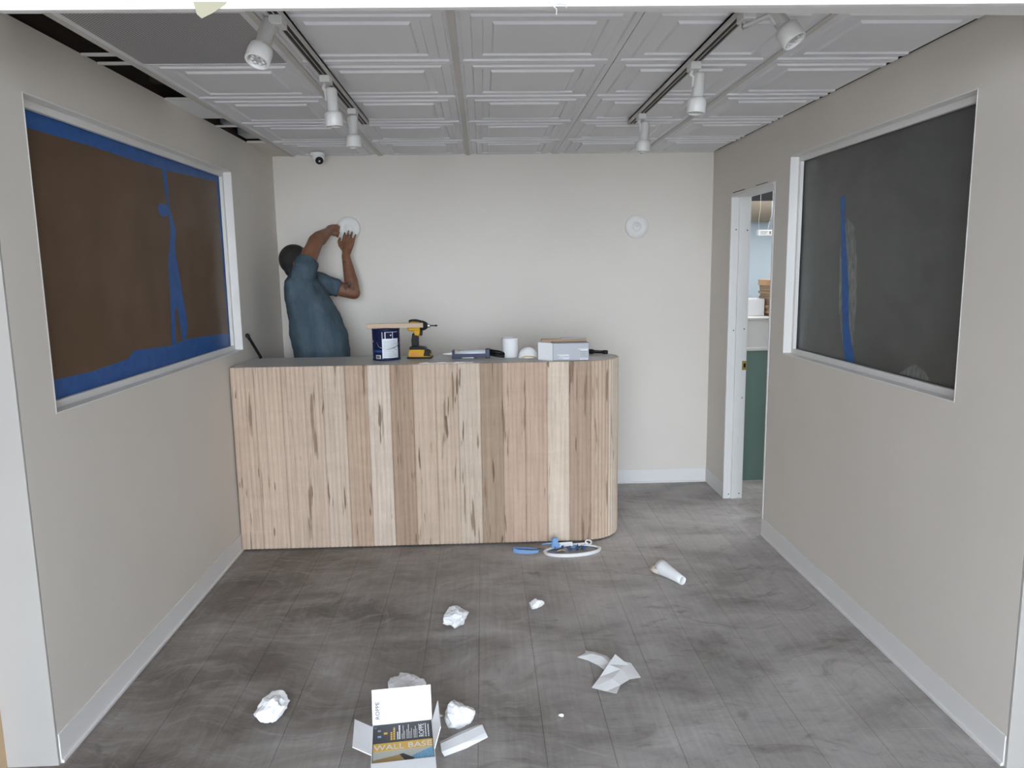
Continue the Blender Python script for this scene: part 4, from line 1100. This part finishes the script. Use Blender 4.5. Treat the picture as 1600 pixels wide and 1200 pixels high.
# neck and head
tube(bm, [V((-1.200, 5.08, 1.54)), V((-1.215, 5.082, 1.60)), hp(-.012, 0, -.04)], [.066, .058, .058], 16)
ellip(bm, hp(-.006, 0, .022), .096, .075, .098); ellip(bm, hp(.036, 0, -.055), .056, .052, .060); ellip(bm, hp(.028, 0, -.010), .068, .062, .085)
ellip(bm, hp(.074, 0, -.100), .022, .028, .017)                                   # chin
tube(bm, [hp(.088, 0, .018), hp(.100, 0, -.006), hp(.114, 0, -.028), hp(.096, 0, -.040)], [.008, .010, .014, .010], 10)   # nose
tube(bm, [hp(.078, -.045, .030), hp(.090, -.02, .034), hp(.090, .02, .034), hp(.078, .045, .030)], .011, 10)             # brow
for s in (-1, 1):
    ellip(bm, hp(-.010, s * .078, -.008), .020, .009, .031, u=14, v=10)           # ears
    ellip(bm, hp(.066, s * .040, -.030), .024, .018, .022, u=14, v=10)            # cheeks
tube(bm, [hp(.088, -.022, -.066), hp(.100, 0, -.064), hp(.088, .022, -.066)], .008, 10)                                 # lips
# arms
def limb(a, b, c, ra, rb, rc, rd):
    capsule(bm, a, a.lerp(b, .55), ra, (ra + rb) / 2, 16); capsule(bm, a.lerp(b, .45), b, (ra + rb) / 2, rb, 16)
    m1 = b.lerp(c, .3); capsule(bm, b, m1, rb * .96, rc, 16); capsule(bm, m1, c, rc, rd, 16)
limb(S_R, E_R, W_R, .056, .050, .051, .031)
limb(S_L, E_L, W_L, .060, .046, .047, .029)
def finger(pts, r0, r1):
    n = len(pts)
    for i in range(n - 1): capsule(bm, pts[i], pts[i + 1], r0 + (r1 - r0) * i / (n - 1), r0 + (r1 - r0) * (i + 1) / (n - 1), 10)
# left hand, fingers up on the disc, palm to the room, thumb at its left
PB = V((-.934, 5.372, 1.778))
capsule(bm, W_L, V((-.940, 5.352, 1.745)), .027, .030, 14)
for k, (bx, tx, ln_, cy_) in enumerate(((-.966, -.956, .072, 5.405), (-.943, -.930, .082, 5.410), (-.920, -.905, .076, 5.408), (-.899, -.880, .060, 5.398))):
    kb = V((bx, 5.376, 1.805 - .004 * abs(k - 1.2))); tip = V((tx, cy_, kb.z + ln_)); mid = kb.lerp(tip, .5) + V((0, -.008, 0))
    capsule(bm, V((-.940 + (bx + .93) * .4, 5.352, 1.735)), kb, .017, .0115, 10)
    finger([kb, kb.lerp(mid, .95), mid.lerp(tip, .5), tip], .0098, .0072)
finger([V((-.956, 5.352, 1.752)), V((-.984, 5.362, 1.785)), V((-.995, 5.376, 1.812)), V((-.990, 5.392, 1.835))], .0150, .0085)
# right hand pinching the disc's left edge
K0 = V((-1.048, 5.385, 1.895))
capsule(bm, W_R, K0, .029, .032, 14)
for k in range(4):
    dz = .026 - .019 * k
    a = K0 + V((.012, .012 - .004 * k, dz)); b = K0 + V((.040, .022, dz + .002 - .003 * k)); c = K0 + V((.050 - .004 * k, .044, dz - .008)); d = K0 + V((.034, .050, dz - .016))
    capsule(bm, K0 + V((-.010, -.006, dz * .6)), a, .015, .0125, 10); finger([a, b, c, d], .0115, .0080)
finger([K0 + V((-.004, -.018, -.010)), K0 + V((.016, -.020, -.028)), K0 + V((.038, .000, -.030)), K0 + V((.052, .022, -.022))], .0140, .0085)
# legs
for y, s in ((4.97, -1), (5.16, 1)):
    hip = V((-1.075, y, .93)); kn = V((-1.055, y - .01, .50)); an_ = V((-1.085, y - .01, .085))
    capsule(bm, hip, kn, .095, .062, 16); capsule(bm, kn, kn.lerp(an_, .35), .060, .056, 16); capsule(bm, kn.lerp(an_, .35), an_, .056, .040, 16)
soft('body', bm, M_SKIN, .0052, 4)
# shirt
bm = bmesh.new()
tube(bm, torso[:-1] + [V((-1.078, 5.06, .90))], [(a + .004, b + .004) for a, b in trad], 28, axis=(1, 0, 0))
d = (E_R - S_R); capsule(bm, S_R - d * .05 + V((-.01, .02, -.03)), S_R + d * .06, .080, .078, 18); tube(bm, [S_R - d * .1, S_R + d * .12, S_R + d * .30], [.078, .076, .071], 18)
d = (E_L - S_L); capsule(bm, S_L, S_L + d * .2, .078, .072, 18); tube(bm, [S_L + d * .1, S_L + d * .35, S_L + d * .62], [.072, .066, .062], 18)
tube(bm, [V((-1.196, 5.08, 1.57)), V((-1.212, 5.082, 1.605))], [(.085, .12), (.066, .070)], 20, axis=(1, 0, 0))
def wrinkles(o):
    tx = bpy.data.textures.new('shirt_folds', 'CLOUDS'); tx.noise_scale = .10; tx.noise_depth = 3
    dm = o.modifiers.new('folds', 'DISPLACE'); dm.texture = tx; dm.strength = .030; dm.mid_level = .5; dm.texture_coords = 'LOCAL'
soft('shirt', bm, M_SHIRT, .008, 8, extra=wrinkles)
# hair: cap over the back and top of the skull
bm = bmesh.new()
ellip(bm, hp(-.018, 0, .030), .098, .083, .100, u=40, v=28)
bmesh.ops.bisect_plane(bm, geom=bm.verts[:] + bm.edges[:] + bm.faces[:], plane_co=hp(.035, 0, .055), plane_no=(fx * .80 - fu * .60), clear_outer=True)
bmesh.ops.solidify(bm, geom=bm.faces[:], thickness=.010)
tube(bm, [hp(-.062, 0, .02), hp(-.058, 0, -.045), hp(-.048, 0, -.075)], [(.066, .040), (.062, .034), (.05, .026)], 20, axis=tuple(fy))
soft('hair', bm, M_HAIR, .006, 3)
bm = bmesh.new(); tube(bm, [hp(.072, -.036, -.078), hp(.088, -.018, -.096), hp(.093, 0, -.102), hp(.088, .018, -.096), hp(.072, .036, -.078)], [(.010, .014), (.014, .02), (.017, .024), (.014, .02), (.010, .014)], 12); soft('goatee', bm, M_HAIR, .005, 2)
for s in (-1, 1):
    bm = bmesh.new(); bmesh.ops.create_uvsphere(bm, u_segments=14, v_segments=10, radius=.0115, matrix=Matrix.Translation(MI @ hp(.0795, s * .031, .010))); e = finish('eye', bm, M_WHITE, man, True)
    bm = bmesh.new(); bmesh.ops.create_uvsphere(bm, u_segments=10, v_segments=8, radius=.0055, matrix=Matrix.Translation(MI @ hp(.0865, s * .031, .010))); finish('iris', bm, M_BLACK, e, True)
# trousers, shoes
bm = bmesh.new()
tube(bm, [V((-1.078, 5.06, 1.02)), V((-1.078, 5.06, .94)), V((-1.076, 5.06, .85))], [(.165, .172), (.172, .182), (.150, .18)], 24, axis=(1, 0, 0))
for y in (4.97, 5.16):
    tube(bm, [V((-1.075, y, .93)), V((-1.07, y, .75)), V((-1.055, y - .01, .50)), V((-1.078, y - .01, .25)), V((-1.085, y - .01, .06))], [.108, .100, .080, .075, .072], 18)
soft('trousers', bm, M_DENIM, .012, 4)
for y in (4.96, 5.15):
    bm = bmesh.new(); tube(bm, [V((-1.14, y, .045)), V((-1.10, y, .055)), V((-1.02, y, .048)), V((-.93, y, .034)), V((-.90, y, .03))], [(.034, .04), (.042, .052), (.046, .045), (.046, .033), (.028, .026)], 16, axis=(0, 1, 0))
    for v in bm.verts: v.co.z = max(v.co.z, .002)
    bmesh.ops.transform(bm, matrix=MI, verts=bm.verts[:]); finish('shoe', bm, M_BLACKS, man, True)
